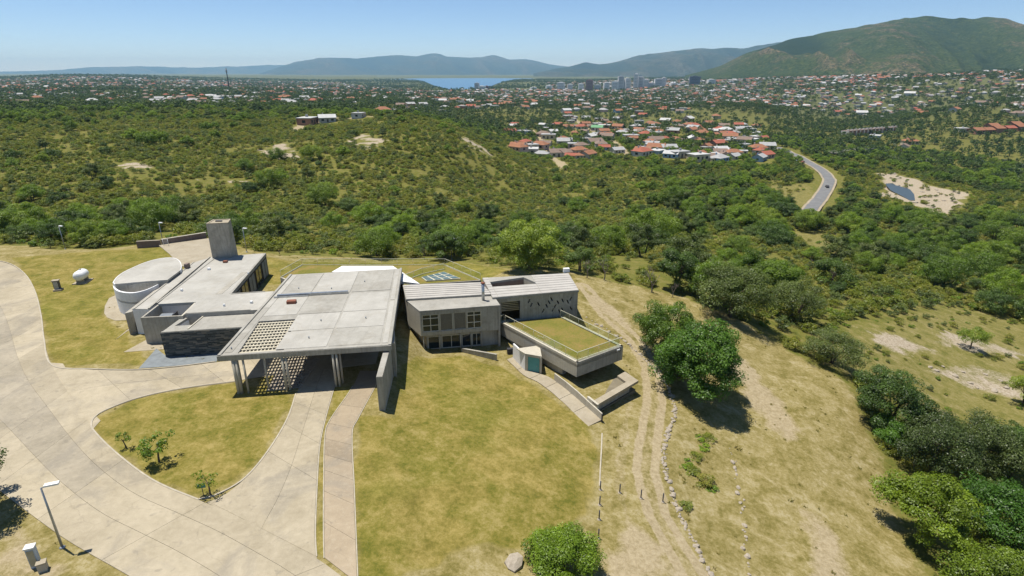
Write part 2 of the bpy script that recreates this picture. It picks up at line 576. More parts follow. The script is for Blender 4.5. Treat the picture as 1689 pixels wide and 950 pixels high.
def bar(name, a, b, w, h, mat, parent=None):
    """rectangular bar between two points, height h upwards from the line"""
    a, b = Vector(a), Vector(b)
    d = (b - a); d.z = 0; d.normalize()
    s = Vector((-d.y, d.x, 0)) * w / 2
    up = Vector((0, 0, h))
    vs = [a - s, a + s, b + s, b - s, a - s + up, a + s + up, b + s + up, b - s + up]
    fs = [(0, 1, 2, 3), (7, 6, 5, 4), (4, 5, 1, 0), (5, 6, 2, 1), (6, 7, 3, 2), (7, 4, 0, 3)]
    return mesh(name, vs, fs, mat, parent)

def tube_data(path, radii, n=8):
    vs, fs = [], []
    P = [Vector(p) for p in path]
    for i, p in enumerate(P):
        d = (P[min(i + 1, len(P) - 1)] - P[max(i - 1, 0)]).normalized()
        a = d.orthogonal().normalized() if abs(d.z) < .95 else Vector((1, 0, 0))
        a = (a - d * a.dot(d)).normalized()
        b = d.cross(a)
        for k in range(n):
            t = 2 * math.pi * k / n
            vs.append(p + (a * math.cos(t) + b * math.sin(t)) * radii[i])
    for i in range(len(P) - 1):
        for k in range(n):
            fs.append((i * n + k, i * n + (k + 1) % n, (i + 1) * n + (k + 1) % n, (i + 1) * n + k))
    fs.append(tuple(range(n - 1, -1, -1)))
    fs.append(tuple((len(P) - 1) * n + k for k in range(n)))
    return vs, fs

def tube(name, path, radii, mat, parent=None, n=8, smooth=True):
    if isinstance(radii, (int, float)):
        radii = [radii] * len(path)
    vs, fs = tube_data(path, radii, n)
    return mesh(name, vs, fs, mat, parent, smooth)

def lerp2(a, b, t):
    return (a[0] + (b[0] - a[0]) * t, a[1] + (b[1] - a[1]) * t)

def bil(c, s, t):
    return lerp2(lerp2(c[0], c[1], s), lerp2(c[3], c[2], s), t)

# ------------------------------------------------------------------ ground zones (world polygons)
def gp(pts):
    return [p[:2] for p in ground(pts)]

CLEARING = gp([(-200, 420), (0, 404), (110, 412), (225, 404), (345, 396), (460, 421), (560, 424), (740, 428), (850, 444), (960, 452), (1055, 474), (1110, 486), (1210, 522), (1290, 572), (1400, 632),
               (1436, 715), (1462, 800), (1500, 905), (1530, 1000), (1300, 1400), (300, 1400), (-600, 1400), (-900, 700)])
LAWNS = [gp(p) for p in (
    [(590, 690), (640, 690), (672, 600), (690, 588), (760, 586), (830, 606), (900, 650), (968, 702), (985, 745), (975, 850), (870, 905), (760, 900), (640, 960), (592, 960), (580, 760)],
    [(150, 695), (230, 657), (388, 630), (487, 650), (440, 745), (360, 815), (330, 822), (250, 790), (190, 745)],
    [(20, 425), (230, 410), (262, 405), (300, 440), (190, 480), (170, 520), (215, 560), (250, 600), (85, 602), (65, 500)],
    [(440, 425), (740, 428), (840, 445), (780, 470), (440, 470)],
    [(520, 915), (540, 690), (550, 640), (582, 640), (545, 690), (536, 920)])]
TRACK = gp([(960, 470), (1000, 520), (1048, 560), (1075, 610), (1080, 660), (1070, 720), (1065, 780), (1085, 850), (1120, 910), (1150, 960), (1190, 1020)])
TRACK2 = gp([(1040, 650), (1030, 720), (1020, 800), (1040, 870), (1060, 960), (1080, 1040)])
BARE = [gp(p) for p in (
    [(1195, 560), (1235, 600), (1280, 650), (1325, 715), (1300, 735), (1250, 680), (1205, 620)],
    [(1000, 870), (1040, 850), (1090, 900), (1130, 960), (1000, 960)],
    [(960, 480), (1010, 505), (1040, 540), (1010, 530), (975, 500)],
    [(1330, 850), (1380, 870), (1420, 960), (1340, 960)],
    [(0, 860), (60, 890), (110, 935), (60, 960), (-40, 960)])]
ROCKY = [gp(p) for p in (
    [(1525, 612), (1560, 600), (1620, 606), (1680, 622), (1689, 660), (1640, 655), (1580, 632)],
    [(1530, 545), (1580, 552), (1660, 572), (1700, 590), (1640, 588), (1560, 572)],
    [(1430, 545), (1480, 552), (1540, 580), (1500, 590), (1450, 570)],
    [(1470, 690), (1510, 660), (1560, 680), (1530, 700)],
    [(565, 235), (600, 220), (640, 232), (610, 250)], [(720, 205), (800, 245), (815, 258), (770, 240)],
    [(190, 268), (240, 266), (250, 278), (200, 280)], [(310, 296), (410, 296), (420, 301), (320, 302)], [(420, 248), (470, 236), (500, 262), (450, 262)])]
SEMI = gp([(1380, 545), (1440, 530), (1560, 500), (1800, 560), (1800, 760), (1640, 700), (1500, 690), (1440, 640), (1400, 625), (1310, 560)])
RIVER = gp([(1448, 286), (1475, 286), (1520, 302), (1545, 312), (1588, 318), (1585, 332), (1572, 348), (1545, 356), (1528, 345), (1508, 335), (1478, 327), (1452, 322), (1470, 308), (1462, 296)])
POOL = gp([(1455, 297), (1463, 297.5), (1471, 301), (1478, 307), (1489, 311), (1500, 317), (1507, 324), (1509, 331), (1501, 331), (1491, 326), (1480, 321), (1469, 316), (1462, 309), (1460, 303)])
ROAD = gp([(1330, 352), (1346, 335), (1359, 318), (1367, 303), (1366, 294), (1356, 283), (1342, 273), (1324, 263), (1300, 251), (1280, 244)])
DIRT_ROADS = [gp(p) for p in ([(876, 214), (893, 231), (905, 252), (931, 278)], [(1000, 224), (1018, 240), (1036, 255)], [(940, 190), (1004, 229)], [(490, 215), (500, 205), (560, 196), (640, 190)])]
MEADOWS = [gp(p) for p in ([(1262, 305), (1330, 302), (1345, 325), (1325, 345), (1290, 325)], [(1310, 228), (1335, 230), (1352, 242), (1330, 244)], [(1300, 380), (1360, 385), (1395, 420), (1350, 420)])]

# ------------------------------------------------------------------ ground sheet
b_in = np.radians(np.arange(-48, 48.01, .23))
b_out = np.radians(np.concatenate([np.arange(50, 180, 3.0), np.arange(180, 310.1, 3.0)]))
BE = np.concatenate([b_in, b_out])
RR = np.concatenate([np.linspace(3, 20, 12)[:-1], np.exp(np.arange(math.log(20), math.log(170), .0065)), np.exp(np.arange(math.log(170), math.log(900), .009)), np.exp(np.linspace(math.log(900), math.log(32000), 140))])
GX = RR[:, None] * np.sin(BE)[None]
GY = RR[:, None] * np.cos(BE)[None]
GZ = height(GX, GY)
nr, nb = GX.shape
vx, vy = GX.ravel(), GY.ravel()
verts = np.stack([vx, vy, GZ.ravel()], -1)
idx = np.arange(nr * nb).reshape(nr, nb)
a = idx[:-1, :]; b = idx[1:, :]
quads = np.stack([a, np.roll(a, -1, 1), np.roll(b, -1, 1), b], -1).reshape(-1, 4)[:, ::-1]
me = bpy.data.meshes.new('ground')
verts = np.vstack([verts, [[0, 0, hz(0, 3)]]])
me.vertices.add(len(verts)); me.vertices.foreach_set('co', verts.ravel())
cap = np.stack([np.full(nb, len(verts) - 1), np.roll(idx[0], -1), idx[0]], -1)
nq = len(quads)
me.loops.add(nq * 4 + nb * 3)
me.loops.foreach_set('vertex_index', np.concatenate([quads.ravel(), cap.ravel()]).astype(np.int32))
me.polygons.add(nq + nb)
me.polygons.foreach_set('loop_start', np.concatenate([np.arange(nq) * 4, nq * 4 + np.arange(nb) * 3]).astype(np.int32))
me.polygons.foreach_set('use_smooth', np.ones(nq + nb, bool))
me.update(calc_edges=True)
ux, uy = verts[:, 0], verts[:, 1]
ur = np.hypot(ux, uy)

def add_attr(me, name, vals, domain='POINT'):
    at_ = me.attributes.new(name, 'FLOAT', domain)
    at_.data.foreach_set('value', np.asarray(vals, np.float32))

wob = .5 * vnoise(ux / 2.2, uy / 2.2, 21) + .35 * vnoise(ux / .9, uy / .9, 22)
def feather(d, w):
    return sstep(w, -w, d + wob * w)
m_clear = feather(sdist(ux, uy, CLEARING), 1.6)
m_lawn = np.zeros_like(ux)
for p in LAWNS:
    m_lawn = np.maximum(m_lawn, feather(sdist(ux, uy, p), .8))
m_dirt = np.zeros_like(ux)
for ln, w in ((TRACK, 2.1), (TRACK2, .8)):
    d = pdist(ux, uy, ln)
    m_dirt = np.maximum(m_dirt, .42 * sstep(w, w * .35, d + wob * .6))
    if w > 1:
        m_dirt = np.maximum(m_dirt, .95 * sstep(.62, .28, np.abs(d - .85 + .15 * wob)))
for p in BARE:
    m_dirt = np.maximum(m_dirt, .8 * feather(sdist(ux, uy, p), 1.6))
for p in DIRT_ROADS:
    m_dirt = np.maximum(m_dirt, sstep(4.5, 3, pdist(ux, uy, p)))
m_rock = np.zeros_like(ux)
for i_, p in enumerate(ROCKY):
    q_ = .6 if i_ < 4 else .25
    m_rock = np.maximum(m_rock, .85 * feather(sdist(ux, uy, p), 3.0) * (q_ + (1 - q_) * sstep(-.25, .3, vnoise(ux / 5, uy / 5, 31) + .5 * vnoise(ux / 1.8, uy / 1.8, 32))))
m_rock = np.maximum(m_rock, sstep(4, -2, sdist(ux, uy, RIVER) + 4 * vnoise(ux / 7, uy / 7, 33)))
m_dry = .75 * feather(sdist(ux, uy, SEMI), 4)
for p in MEADOWS:
    m_dry = np.maximum(m_dry, feather(sdist(ux, uy, p), 4))
for nm, v in (('clear', m_clear), ('lawn', m_lawn), ('dirt', m_dirt), ('rock', m_rock), ('dry', m_dry), ('far', sstep(700, 1400, ur))):
    add_attr(me, nm, v)

k = NT('ground')
c = k.coord()
n_big = k.noise(c, .055, 4, .6)
n_mid = k.noise(c, .45, 5, .62, .5)
n_fin = k.noise(c, 3.2, 5, .7)
n_grit = k.noise(c, 13., 3, .7)
n_tex = k.noise(c, 2.3, 8, .80, .3)
mott = k.math('ADD', k.math('MULTIPLY', n_mid, .45), k.math('MULTIPLY', n_tex, .55))
scrub = k.ramp(mott, [(.40, (.070, .090, .014)), (.49, (.115, .120, .022)), (.57, (.165, .145, .042)), (.68, (.23, .185, .085))])
dryg = k.ramp(mott, [(.405, (.125, .108, .028)), (.465, (.195, .160, .055)), (.53, (.265, .218, .094)), (.60, (.35, .295, .165))])
n_pat = k.noise(c, .16, 4, .6, .8)
lawn = k.ramp(mott, [(.405, (.078, .088, .009)), (.46, (.130, .120, .018)), (.52, (.19, .160, .036)), (.60, (.275, .222, .078))])
lawn = k.mix(k.ramp(n_pat, [(.46, 0.), (.60, .55)]), lawn, k.ramp(mott, [(.41, (.155, .120, .026)), (.60, (.335, .255, .082))]))
lawn = k.mix(k.ramp(n_big, [(.34, .55), (.46, 0.)]), lawn, k.ramp(mott, [(.41, (.070, .092, .008)), (.60, (.18, .175, .022))]))
dirt = k.ramp(n_tex, [(.40, (.27, .215, .13)), (.60, (.40, .33, .22))])
rock = k.ramp(n_tex, [(.38, (.19, .145, .10)), (.47, (.32, .265, .195)), (.62, (.46, .40, .325))])
farc = k.ramp(n_big, [(.3, (.045, .065, .024)), (.6, (.085, .10, .04)), (.75, (.20, .17, .10))])
def amask(nm, soft=.5):
    return k.ramp(k.math('ADD', k.attr(nm), k.math('MULTIPLY', k.math('SUBTRACT', mott, .5), soft * 2.2)), [(.30, 0.), (.70, 1.)])
col = k.mix(k.attr('far'), scrub, farc)
col = k.mix(amask('dry'), col, k.mix(.62, dryg, scrub))
col = k.mix(amask('clear', .3), col, dryg)
col = k.mix(amask('lawn', .8), col, lawn)
col = k.mix(k.math('MULTIPLY', amask('dirt', .45), .95), col, dirt)
col = k.mix(amask('rock', .6), col, rock)
col = k.mix(.14, col, k.ramp(n_grit, [(.3, (.06, .05, .006)), (.7, (.42, .34, .11))]))
k.bump(k.math('ADD', k.math('MULTIPLY', n_grit, .4), n_fin), .6, .12)
k.base(col, .95, .1)
g = new_obj('ground', me, None, 'ground', 'structure')
tag(g, 'hilly ground of dry grass, lawn, dirt and scrub soil')

# ------------------------------------------------------------------ lake
lz = LAKE_Z
o = mesh('lake', [(p[0] * s - 0, p[1] * s, lz) for p in LAKE_P for s in (1.0,)], [tuple(range(len(LAKE_P)))], 'lake_water', kind='structure')
tag(o, 'blue lake beyond the town at the foot of the far ridge')
# river pool
pz = float(np.mean([hz(*p) for p in POOL])) + .5
o = prism('river', POOL, pz - .4, pz, 'river_water', kind='structure')
tag(o, 'narrow blue river pool among pale boulders')

# ------------------------------------------------------------------ mountains
def mountain(name, label, crest, base_v, r_base, r_top, mat, seed, rough=1.0, nseg=420, nrow=50, back=1.12, jag=.10):
    """crest: picture points of the skyline; built as a real ridge between two distances"""
    cu = np.array([p[0] for p in crest], float); cv = np.array([p[1] for p in crest], float)
    u = np.linspace(cu[0], cu[-1], nseg)
    v = np.interp(u, cu, cv)
    kk = np.ones(9) / 9
    v = np.convolve(np.pad(v, 4, 'edge'), kk, 'valid')
    a_, b_, c_ = ray(u, v)
    g_ = np.hypot(a_, b_)
    dirx, diry = a_ / g_, b_ / g_
    ztop = CAM_Z + c_ / g_ * r_top
    vs, spv = [], []
    rows = np.concatenate([np.linspace(0, 1, nrow), np.linspace(1.1, 2, 10)])
    for t in rows:
        rr = r_base + (r_top - r_base) * t if t <= 1 else r_top * (1 + (back - 1) * (t - 1))
        X, Y = dirx * rr, diry * rr
        zb = -75.0
        prof = t ** 1.15 if t <= 1 else 1 - (t - 1) ** 1.3
        zz = zb + (ztop - zb) * prof
        L = (r_top - r_base)
        env = math.sin(math.pi * min(t, 1)) * .9
        br_ = np.arctan2(X, Y)
        spur = br_ * r_top / (L * .22) + 1.1 * t
        ridge = 1 - np.abs(vnoise(spur, t * 1.2 + 0 * spur, seed)) * 2
        spur2 = br_ * r_top / (L * .085) + 2.0 * t
        ridge2 = 1 - np.abs(vnoise(spur2, t * 2.6 + 0 * spur2, seed + 1)) * 2
        zz = zz + rough * env * (ztop - zb) * (.26 * ridge + .10 * ridge2 + .02 * vnoise(X / (L * .03), Y / (L * .03), seed + 2))
        if t >= .97:
            zz = zz + (ztop - zb) * (.012 * vnoise(X / (L * .02), Y / (L * .02), seed + 3) + .025 * vnoise(X / (L * .05), Y / (L * .05), seed + 5) + jag * vnoise(X / (L * .13), Y / (L * .13), seed + 4))
        vs.append(np.stack([X, Y, zz], -1))
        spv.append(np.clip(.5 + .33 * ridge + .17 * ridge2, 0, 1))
    V = np.concatenate(vs)
    m = len(rows)
    I = np.arange(m * nseg).reshape(m, nseg)
    F = np.stack([I[:-1, :-1], I[:-1, 1:], I[1:, 1:], I[1:, :-1]], -1).reshape(-1, 4)
    o = mesh(name, V, F.tolist(), mat, None, True, 'structure')
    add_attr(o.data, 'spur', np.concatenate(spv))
    tag(o, label)
    return o

def mountain_mat(name, green, olive, rock, scl):
    k = NT(name)
    c = k.coord()
    a = k.noise(c, scl, 6, .65, .6)
    b = k.noise(c, scl * 9, 5, .7)
    d = k.noise(k.scale(c, (1, .35, 1.0)), scl * 2.2, 5, .65, 1.0)
    col = k.ramp(k.math('ADD', k.math('MULTIPLY', a, .5), k.math('MULTIPLY', b, .5)), [(.35, green), (.62, olive)])
    sp = k.attr('spur')  # rock on crests, dark green in gullies: relief shading put into the colour
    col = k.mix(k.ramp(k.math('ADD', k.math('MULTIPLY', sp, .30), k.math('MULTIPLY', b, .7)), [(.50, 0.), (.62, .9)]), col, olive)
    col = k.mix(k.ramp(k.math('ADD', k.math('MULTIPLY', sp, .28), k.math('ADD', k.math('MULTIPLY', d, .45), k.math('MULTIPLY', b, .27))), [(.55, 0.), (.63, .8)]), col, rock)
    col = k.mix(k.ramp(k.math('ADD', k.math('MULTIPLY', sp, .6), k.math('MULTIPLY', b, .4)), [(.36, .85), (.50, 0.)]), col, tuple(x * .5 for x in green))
    dots = k.noise(c, scl * 26, 3, .7)
    col = k.mix(k.ramp(dots, [(.44, .9), (.56, 0.)]), col, tuple(x * .55 for x in green))
    k.bump(b, 1.0, 12)
    return k.base(col, .95, .05)
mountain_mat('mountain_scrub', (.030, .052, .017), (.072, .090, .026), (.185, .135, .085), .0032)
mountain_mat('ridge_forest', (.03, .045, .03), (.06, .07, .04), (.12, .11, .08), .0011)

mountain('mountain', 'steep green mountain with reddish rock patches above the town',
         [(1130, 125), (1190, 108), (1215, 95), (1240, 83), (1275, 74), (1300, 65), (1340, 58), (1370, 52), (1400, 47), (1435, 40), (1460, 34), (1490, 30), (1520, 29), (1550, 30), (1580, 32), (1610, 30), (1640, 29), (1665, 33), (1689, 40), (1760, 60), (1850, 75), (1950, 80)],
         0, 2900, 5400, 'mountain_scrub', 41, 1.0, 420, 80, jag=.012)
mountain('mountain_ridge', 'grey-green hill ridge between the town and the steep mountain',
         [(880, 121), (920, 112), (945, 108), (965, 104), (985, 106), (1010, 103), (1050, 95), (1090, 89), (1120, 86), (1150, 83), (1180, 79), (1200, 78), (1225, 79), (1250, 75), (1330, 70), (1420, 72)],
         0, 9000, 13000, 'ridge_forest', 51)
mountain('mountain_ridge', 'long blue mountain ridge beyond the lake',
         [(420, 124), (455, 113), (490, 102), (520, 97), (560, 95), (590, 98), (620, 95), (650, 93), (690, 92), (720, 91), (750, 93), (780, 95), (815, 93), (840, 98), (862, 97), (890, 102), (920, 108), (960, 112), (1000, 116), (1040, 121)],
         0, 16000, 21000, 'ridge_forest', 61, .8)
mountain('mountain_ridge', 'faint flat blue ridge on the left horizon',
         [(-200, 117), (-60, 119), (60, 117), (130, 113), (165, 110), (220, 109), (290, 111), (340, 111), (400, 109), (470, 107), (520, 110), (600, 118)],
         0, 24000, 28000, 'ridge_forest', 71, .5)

# ------------------------------------------------------------------ driveways, paths, kerbs
def catmull(pts, n=10):
    P = [pts[0]] + list(pts) + [pts[-1]]
    out = []
    for i in range(1, len(P) - 2):
        p0, p1, p2, p3 = [np.array(p[:2], float) for p in P[i - 1:i + 3]]
        for k in range(n):
            t = k / n
            out.append(tuple(.5 * ((2 * p1) + (-p0 + p2) * t + (2 * p0 - 5 * p1 + 4 * p2 - p3) * t * t + (-p0 + 3 * p1 - 3 * p2 + p3) * t ** 3)))
    out.append(tuple(pts[-1][:2]))
    return out

def resample(line, n):
    P = np.array(line, float)
    d = np.concatenate([[0], np.cumsum(np.hypot(*(P[1:] - P[:-1]).T))])
    s = np.linspace(0, d[-1], n)
    return np.stack([np.interp(s, d, P[:, 0]), np.interp(s, d, P[:, 1])], -1)

def slab_strip(parent, left, right, cuts, lanes, z0, z1, mat, gap=.024, worn=False):
    """slabs between two edge lines, cut at given fractions, split in lanes"""
    N = 240
    A, B = resample(left, N + 1), resample(right, N + 1)
    for li in range(len(lanes) - 1):
        for ci in range(len(cuts) - 1):
            t0, t1 = cuts[ci], cuts[ci + 1]
            ks = np.linspace(t0, t1, 9) * N
            def edge(f):
                E_ = A * (1 - f) + B * f
                return [np.array([np.interp(q, np.arange(N + 1), E_[:, 0]), np.interp(q, np.arange(N + 1), E_[:, 1])]) for q in ks]
            e0, e1 = edge(lanes[li]), edge(lanes[li + 1])
            ring = []
            for a_, b_ in zip(e0, e1):
                w = b_ - a_
                L = np.linalg.norm(w) + 1e-9
                ring.append((a_ + w / L * gap / 2, b_ - w / L * gap / 2))
            for e in (0, -1):
                s = 1 if e == 0 else -1
                d0 = ring[e + s][0] - ring[e][0]; d1 = ring[e + s][1] - ring[e][1]
                ring[e] = (ring[e][0] + d0 / (np.linalg.norm(d0) + 1e-9) * gap / 2, ring[e][1] + d1 / (np.linalg.norm(d1) + 1e-9) * gap / 2)
            vs, fs = [], []
            m = len(ring)
            for a_, b_ in ring:
                vs += [(a_[0], a_[1], z0), (b_[0], b_[1], z0), (b_[0], b_[1], z1), (a_[0], a_[1], z1)]
            for i in range(m - 1):
                q = 4 * i
                fs += [(q + 3, q + 2, q + 6, q + 7), (q + 1, q + 0, q + 4, q + 5), (q + 2, q + 1, q + 5, q + 6), (q + 0, q + 3, q + 7, q + 4)]
            fs += [(0, 1, 2, 3), (4 * m - 1, 4 * m - 2, 4 * m - 3, 4 * m - 4)]
            mesh('slab', vs, fs, 'drive_concrete_worn' if worn and li == 1 and 4 <= ci <= 12 else mat, parent)

def strip_sheet(left, right, z):
    A, B = resample(left, 60), resample(right, 60)
    vs = [(p[0], p[1], z) for p in A] + [(p[0], p[1], z) for p in B]
    return vs, [(i, i + 1, 61 + i, 60 + i) for i in range(59)]

Z = 0.0
inner = catmull(ats([(-420, 440), (-150, 428), (-40, 428), (10, 434), (40, 452), (58, 482), (68, 522), (73, 562), (86, 604), (116, 652), (150, 702), (190, 747), (250, 792), (330, 826), (400, 856), (470, 893), (522, 921), (562, 950), (640, 1010), (760, 1120)], Z))
outer = catmull(ats([(-700, 560), (-520, 540), (-430, 540), (-360, 560), (-300, 590), (-250, 620), (-210, 650), (-170, 685), (-120, 722), (-70, 756), (-25, 790), (15, 822), (55, 852), (105, 888), (150, 915), (205, 946), (260, 980), (300, 1010), (380, 1070), (480, 1160)], Z))
road = thing('driveway', None, None); road['kind'] = 'structure'
vs, fs = strip_sheet(inner, outer, .022)
mesh('joint_bed', vs, fs, 'joint_fill_and_floor_shade', road)
slab_strip(road, inner, outer, [0, .09, .17, .25, .31, .36, .41, .46, .51, .56, .61, .66, .71, .77, .84, .92, 1.0], [0.0, .24, .60, 1.0], .01, .055, 'drive_concrete', worn=True)

cross_n = catmull(ats([(86, 604), (150, 610), (232, 611), (300, 605), (357, 598), (420, 592), (520, 586), (625, 580)], Z))
cross_s = catmull(ats([(150, 700), (158, 688), (178, 676), (230, 657), (300, 642), (388, 630), (430, 622), (620, 600)], Z))
cross = thing('entrance_drive', None, None); cross['kind'] = 'structure'
vs, fs = strip_sheet(cross_n, cross_s, .018)
mesh('joint_bed', vs, fs, 'joint_fill_and_floor_shade', cross)
slab_strip(cross, cross_n, cross_s, [0, .16, .32, .46, .60, .74, .87, 1.0], [0, .5, 1.0], .008, .05, 'drive_concrete')

branch_l = catmull(ats([(523, 580), (505, 612), (490, 648), (475, 690), (445, 742), (404, 790), (372, 816), (352, 832)], Z))
branch_r = catmull(ats([(572, 580), (560, 612), (549, 645), (535, 695), (526, 740), (521, 820), (519, 880), (521, 918)], Z))
branch = thing('drop_off_drive', None, None); branch['kind'] = 'structure'
vs, fs = strip_sheet(branch_l, branch_r, .02)
mesh('joint_bed', vs, fs, 'joint_fill_and_floor_shade', branch)
slab_strip(branch, branch_l, branch_r, [0, .15, .3, .43, .58, .74, 1.0], [0, .5, 1.0], .012, .052, 'drive_concrete')

prism('junction_fill', ats([(78, 598), (92, 640), (120, 672), (150, 712), (166, 694), (158, 686), (130, 640), (104, 600)], Z), -.05, .034, 'drive_concrete', road)
prism('junction_fill', ats([(340, 829), (356, 824), (372, 815), (522, 905), (523, 926), (470, 897), (400, 860)], Z), -.05, .036, 'drive_concrete', road)
foot_l = catmull(ats([(594, 612), (578, 645), (546, 692), (537, 720), (535, 800), (535, 880), (536, 921)], Z))
foot_r = catmull(ats([(630, 612), (617, 640), (590, 690), (580, 716), (583, 800), (586, 880), (589, 962)], Z))
foot = thing('footpath', None, None); foot['kind'] = 'structure'
vs, fs = strip_sheet(foot_l, foot_r, .02)
mesh('joint_bed', vs, fs, 'joint_fill_and_floor_shade', foot)
slab_strip(foot, foot_l, foot_r, [0, .12, .26, .38, .47, .56, .64, .74, .87, 1.0], [0, 1.0], .012, .052, 'footpath_concrete')

def kerb(name, label, line, z, w=.16, h=.13, mat='pale_kerb', follow=False):
    P = [Vector((p[0], p[1], 0)) for p in line]
    vs, fs = [], []
    for i, p in enumerate(P):
        d = (P[min(i + 1, len(P) - 1)] - P[max(i - 1, 0)]).normalized()
        s = Vector((-d.y, d.x, 0)) * w / 2
        zz = hz(p.x, p.y) if follow else z
        for q, dz in ((p - s, -.05), (p + s, -.05), (p + s, h), (p - s, h)):
            vs.append((q.x, q.y, zz + dz))
    for i in range(len(P) - 1):
        q = 4 * i
        for k_ in range(4):
            fs.append((q + k_, q + (k_ + 1) % 4, q + 4 + (k_ + 1) % 4, q + 4 + k_))
    m = len(vs)
    fs += [(3, 2, 1, 0), (m - 4, m - 3, m - 2, m - 1)]
    return tag(mesh(name, vs, fs, mat), label, None, None, 'structure')

isl = ats([(388, 629), (300, 641), (230, 656), (178, 675), (158, 687), (151, 699), (156, 712), (190, 746), (250, 791), (318, 821), (332, 823), (360, 815), (404, 789), (443, 743), (474, 691), (488, 650)], Z)
kerb('kerb', 'pale concrete kerb round the grass island', catmull(isl, 6), .0, .14, .09)
kerb('kerb', 'pale concrete kerb along the lawn with the gas tank', catmull(ats([(-40, 427), (10, 433), (40, 451), (58, 481), (68, 521), (73, 561), (86, 603), (150, 609), (232, 610), (300, 604), (355, 597)], Z), 6), .0, .14, .10)
kerb('kerb', 'thin edging beside the drop-off drive', [(p[0] + .06, p[1]) for p in branch_r[16:]], .0, .09, .06)
kerb('kerb', 'thin edging on the right side of the footpath', [(p[0] + .06, p[1]) for p in foot_r[8:]], .0, .08, .06)
kerb('kerb', 'thin edging on the left side of the footpath', [(p[0] - .06, p[1]) for p in foot_l[8:]], .0, .08, .06)

# slate paving and pads round the left wing
o = prism('slate_paving', ats([(229, 608), (258, 575), (272, 586), (363, 581), (357, 597), (300, 603)], Z), -.1, .035, 'slate_paving', kind='structure')
o = prism('concrete_pad', ats([(190, 561), (212, 545), (240, 548), (250, 556), (204, 581), (272, 576), (262, 560), (262, 548), (215, 540)], Z), -.1, .03, 'path_concrete', kind='structure')
pad = ats([(172, 517), (173, 505), (180, 492), (195, 485), (215, 500), (215, 528), (190, 529), (177, 524)], Z)
o = prism('concrete_pad', pad, -.1, .04, 'path_concrete', kind='structure')
o = prism('concrete_terrace', ats([(262, 405), (349, 393), (352, 428), (330, 440), (298, 440), (280, 420)], Z), -.6, .10, 'path_concrete', kind='structure')
# grass block paving under the lattice
GC = ats([(440, 645), (496, 640), (530, 590), (470, 594)], Z)
vs, fs = [], []
for i in range(13):
    for j in range(15):
        cx, cy = bil(GC, (i + .5) / 13, (j + .5) / 15)
        cx += random.uniform(-.03, .03); cy += random.uniform(-.03, .03)
        w = .19
        b0 = len(vs)
        for zz, ww in ((0, w), (.075, w * .9)):
            vs += [(cx - ww, cy - ww, zz), (cx + ww, cy - ww, zz), (cx + ww, cy + ww, zz), (cx - ww, cy + ww, zz)]
        fs += [tuple(b0 + q for q in f) for f in ((4, 5, 6, 7), (0, 1, 5, 4), (1, 2, 6, 5), (2, 3, 7, 6), (3, 0, 4, 7))]
o = mesh('paving_blocks', vs, fs, 'stone', kind='stuff')
tag(o, 'small pale paving blocks set in grass under the lattice opening', 'paving')

GRP = 'volumes of the grey concrete building'

# ------------------------------------------------------------------ entrance canopy
can = thing('entrance_canopy', 'broad flat concrete entrance canopy on slim columns with a lattice opening', 'canopy', GRP, (-22, 66, 0))
def under(root):
    """children are given in world coordinates: undo the root's place"""
    for ch in root.children:
        ch.location = Vector(ch.location) - root.location
CQ = [(-30.4, 52.25), (-12.95, 54.75), (-16.4, 80.3), (-32.1, 77.55)]
HOLE = [(-28.56, 52.95), (-24.08, 53.78), (-25.65, 61.8), (-29.75, 61.1)]
prism('roof_slab', CQ, 4.05, 4.6, 'roof_concrete', can, [HOLE])
# fascia boards, a touch proud and darker
wall('fascia', (CQ[0][0] - .02, CQ[0][1] - .03), (CQ[1][0] + .02, CQ[1][1] - .03), 4.03, 4.615, .028, 'concrete_wall', can)
for (a, b) in ((0, 3), (1, 2)):
    pa, pb = CQ[a], CQ[b]
    bar('parapet', (pa[0] + (.16 if a == 0 else -.16), pa[1] + .1, 4.6), (pb[0] + (.16 if a == 0 else -.16), pb[1], 4.6), .3, .12, 'roof_concrete', can)
bar('parapet', (CQ[0][0] + .3, CQ[0][1] + .2, 4.6), (CQ[1][0] - .3, CQ[1][1] + .2, 4.6), .3, .06, 'roof_concrete', can)
cells = []
for s0, s1 in ((.075, .30), (.315, .61), (.625, .93)):
    for t0, t1 in ((.66, .985), (.40, .635), (.21, .39), (.03, .20)):
        if s0 < .1 and t0 < .35:
            continue
        cells.append((s0, s1, t0, t1))
cells.append((.945, .978, .03, .5)); cells.append((.945, .978, .52, .985)); cells.append((.028, .068, .03, .5)); cells.append((.028, .068, .505, .985))
for i, (s0, s1, t0, t1) in enumerate(cells):
    zt = 4.6 + (.05 if t0 > .6 else .03)
    prism('roof_panel', [bil(CQ, s0, t0), bil(CQ, s1, t0), bil(CQ, s1, t1), bil(CQ, s0, t1)], 4.598, zt, 'roof_membrane' if (i % 3) else 'roof_concrete', can)
a, b = bil(CQ, .06, .648), bil(CQ, .60, .648)
bar('ridge_vent', (*a, 4.6), (*b, 4.6), .34, .34, 'galvanised', can)
bar('ridge_vent', (*bil(CQ, .04, .633), 4.6), (*bil(CQ, .30, .633), 4.6), .12, .22, 'galvanised', can)
c = at(481, 499, 4.7)
box('roof_hatch', (c[0], c[1], 4.8), (1.1, .7, .4), 'rust_red', can, .15)
for s, t in ((.05, .06), (.48, .12), (.5, .3), (.45, .72), (.18, .75), (.7, .8), (.8, .3)):
    c = bil(CQ, s, t)
    tube('vent_pipe', [(c[0], c[1], 4.6), (c[0], c[1], 4.85)], .07, 'grey_metal', can)
nsl = 11
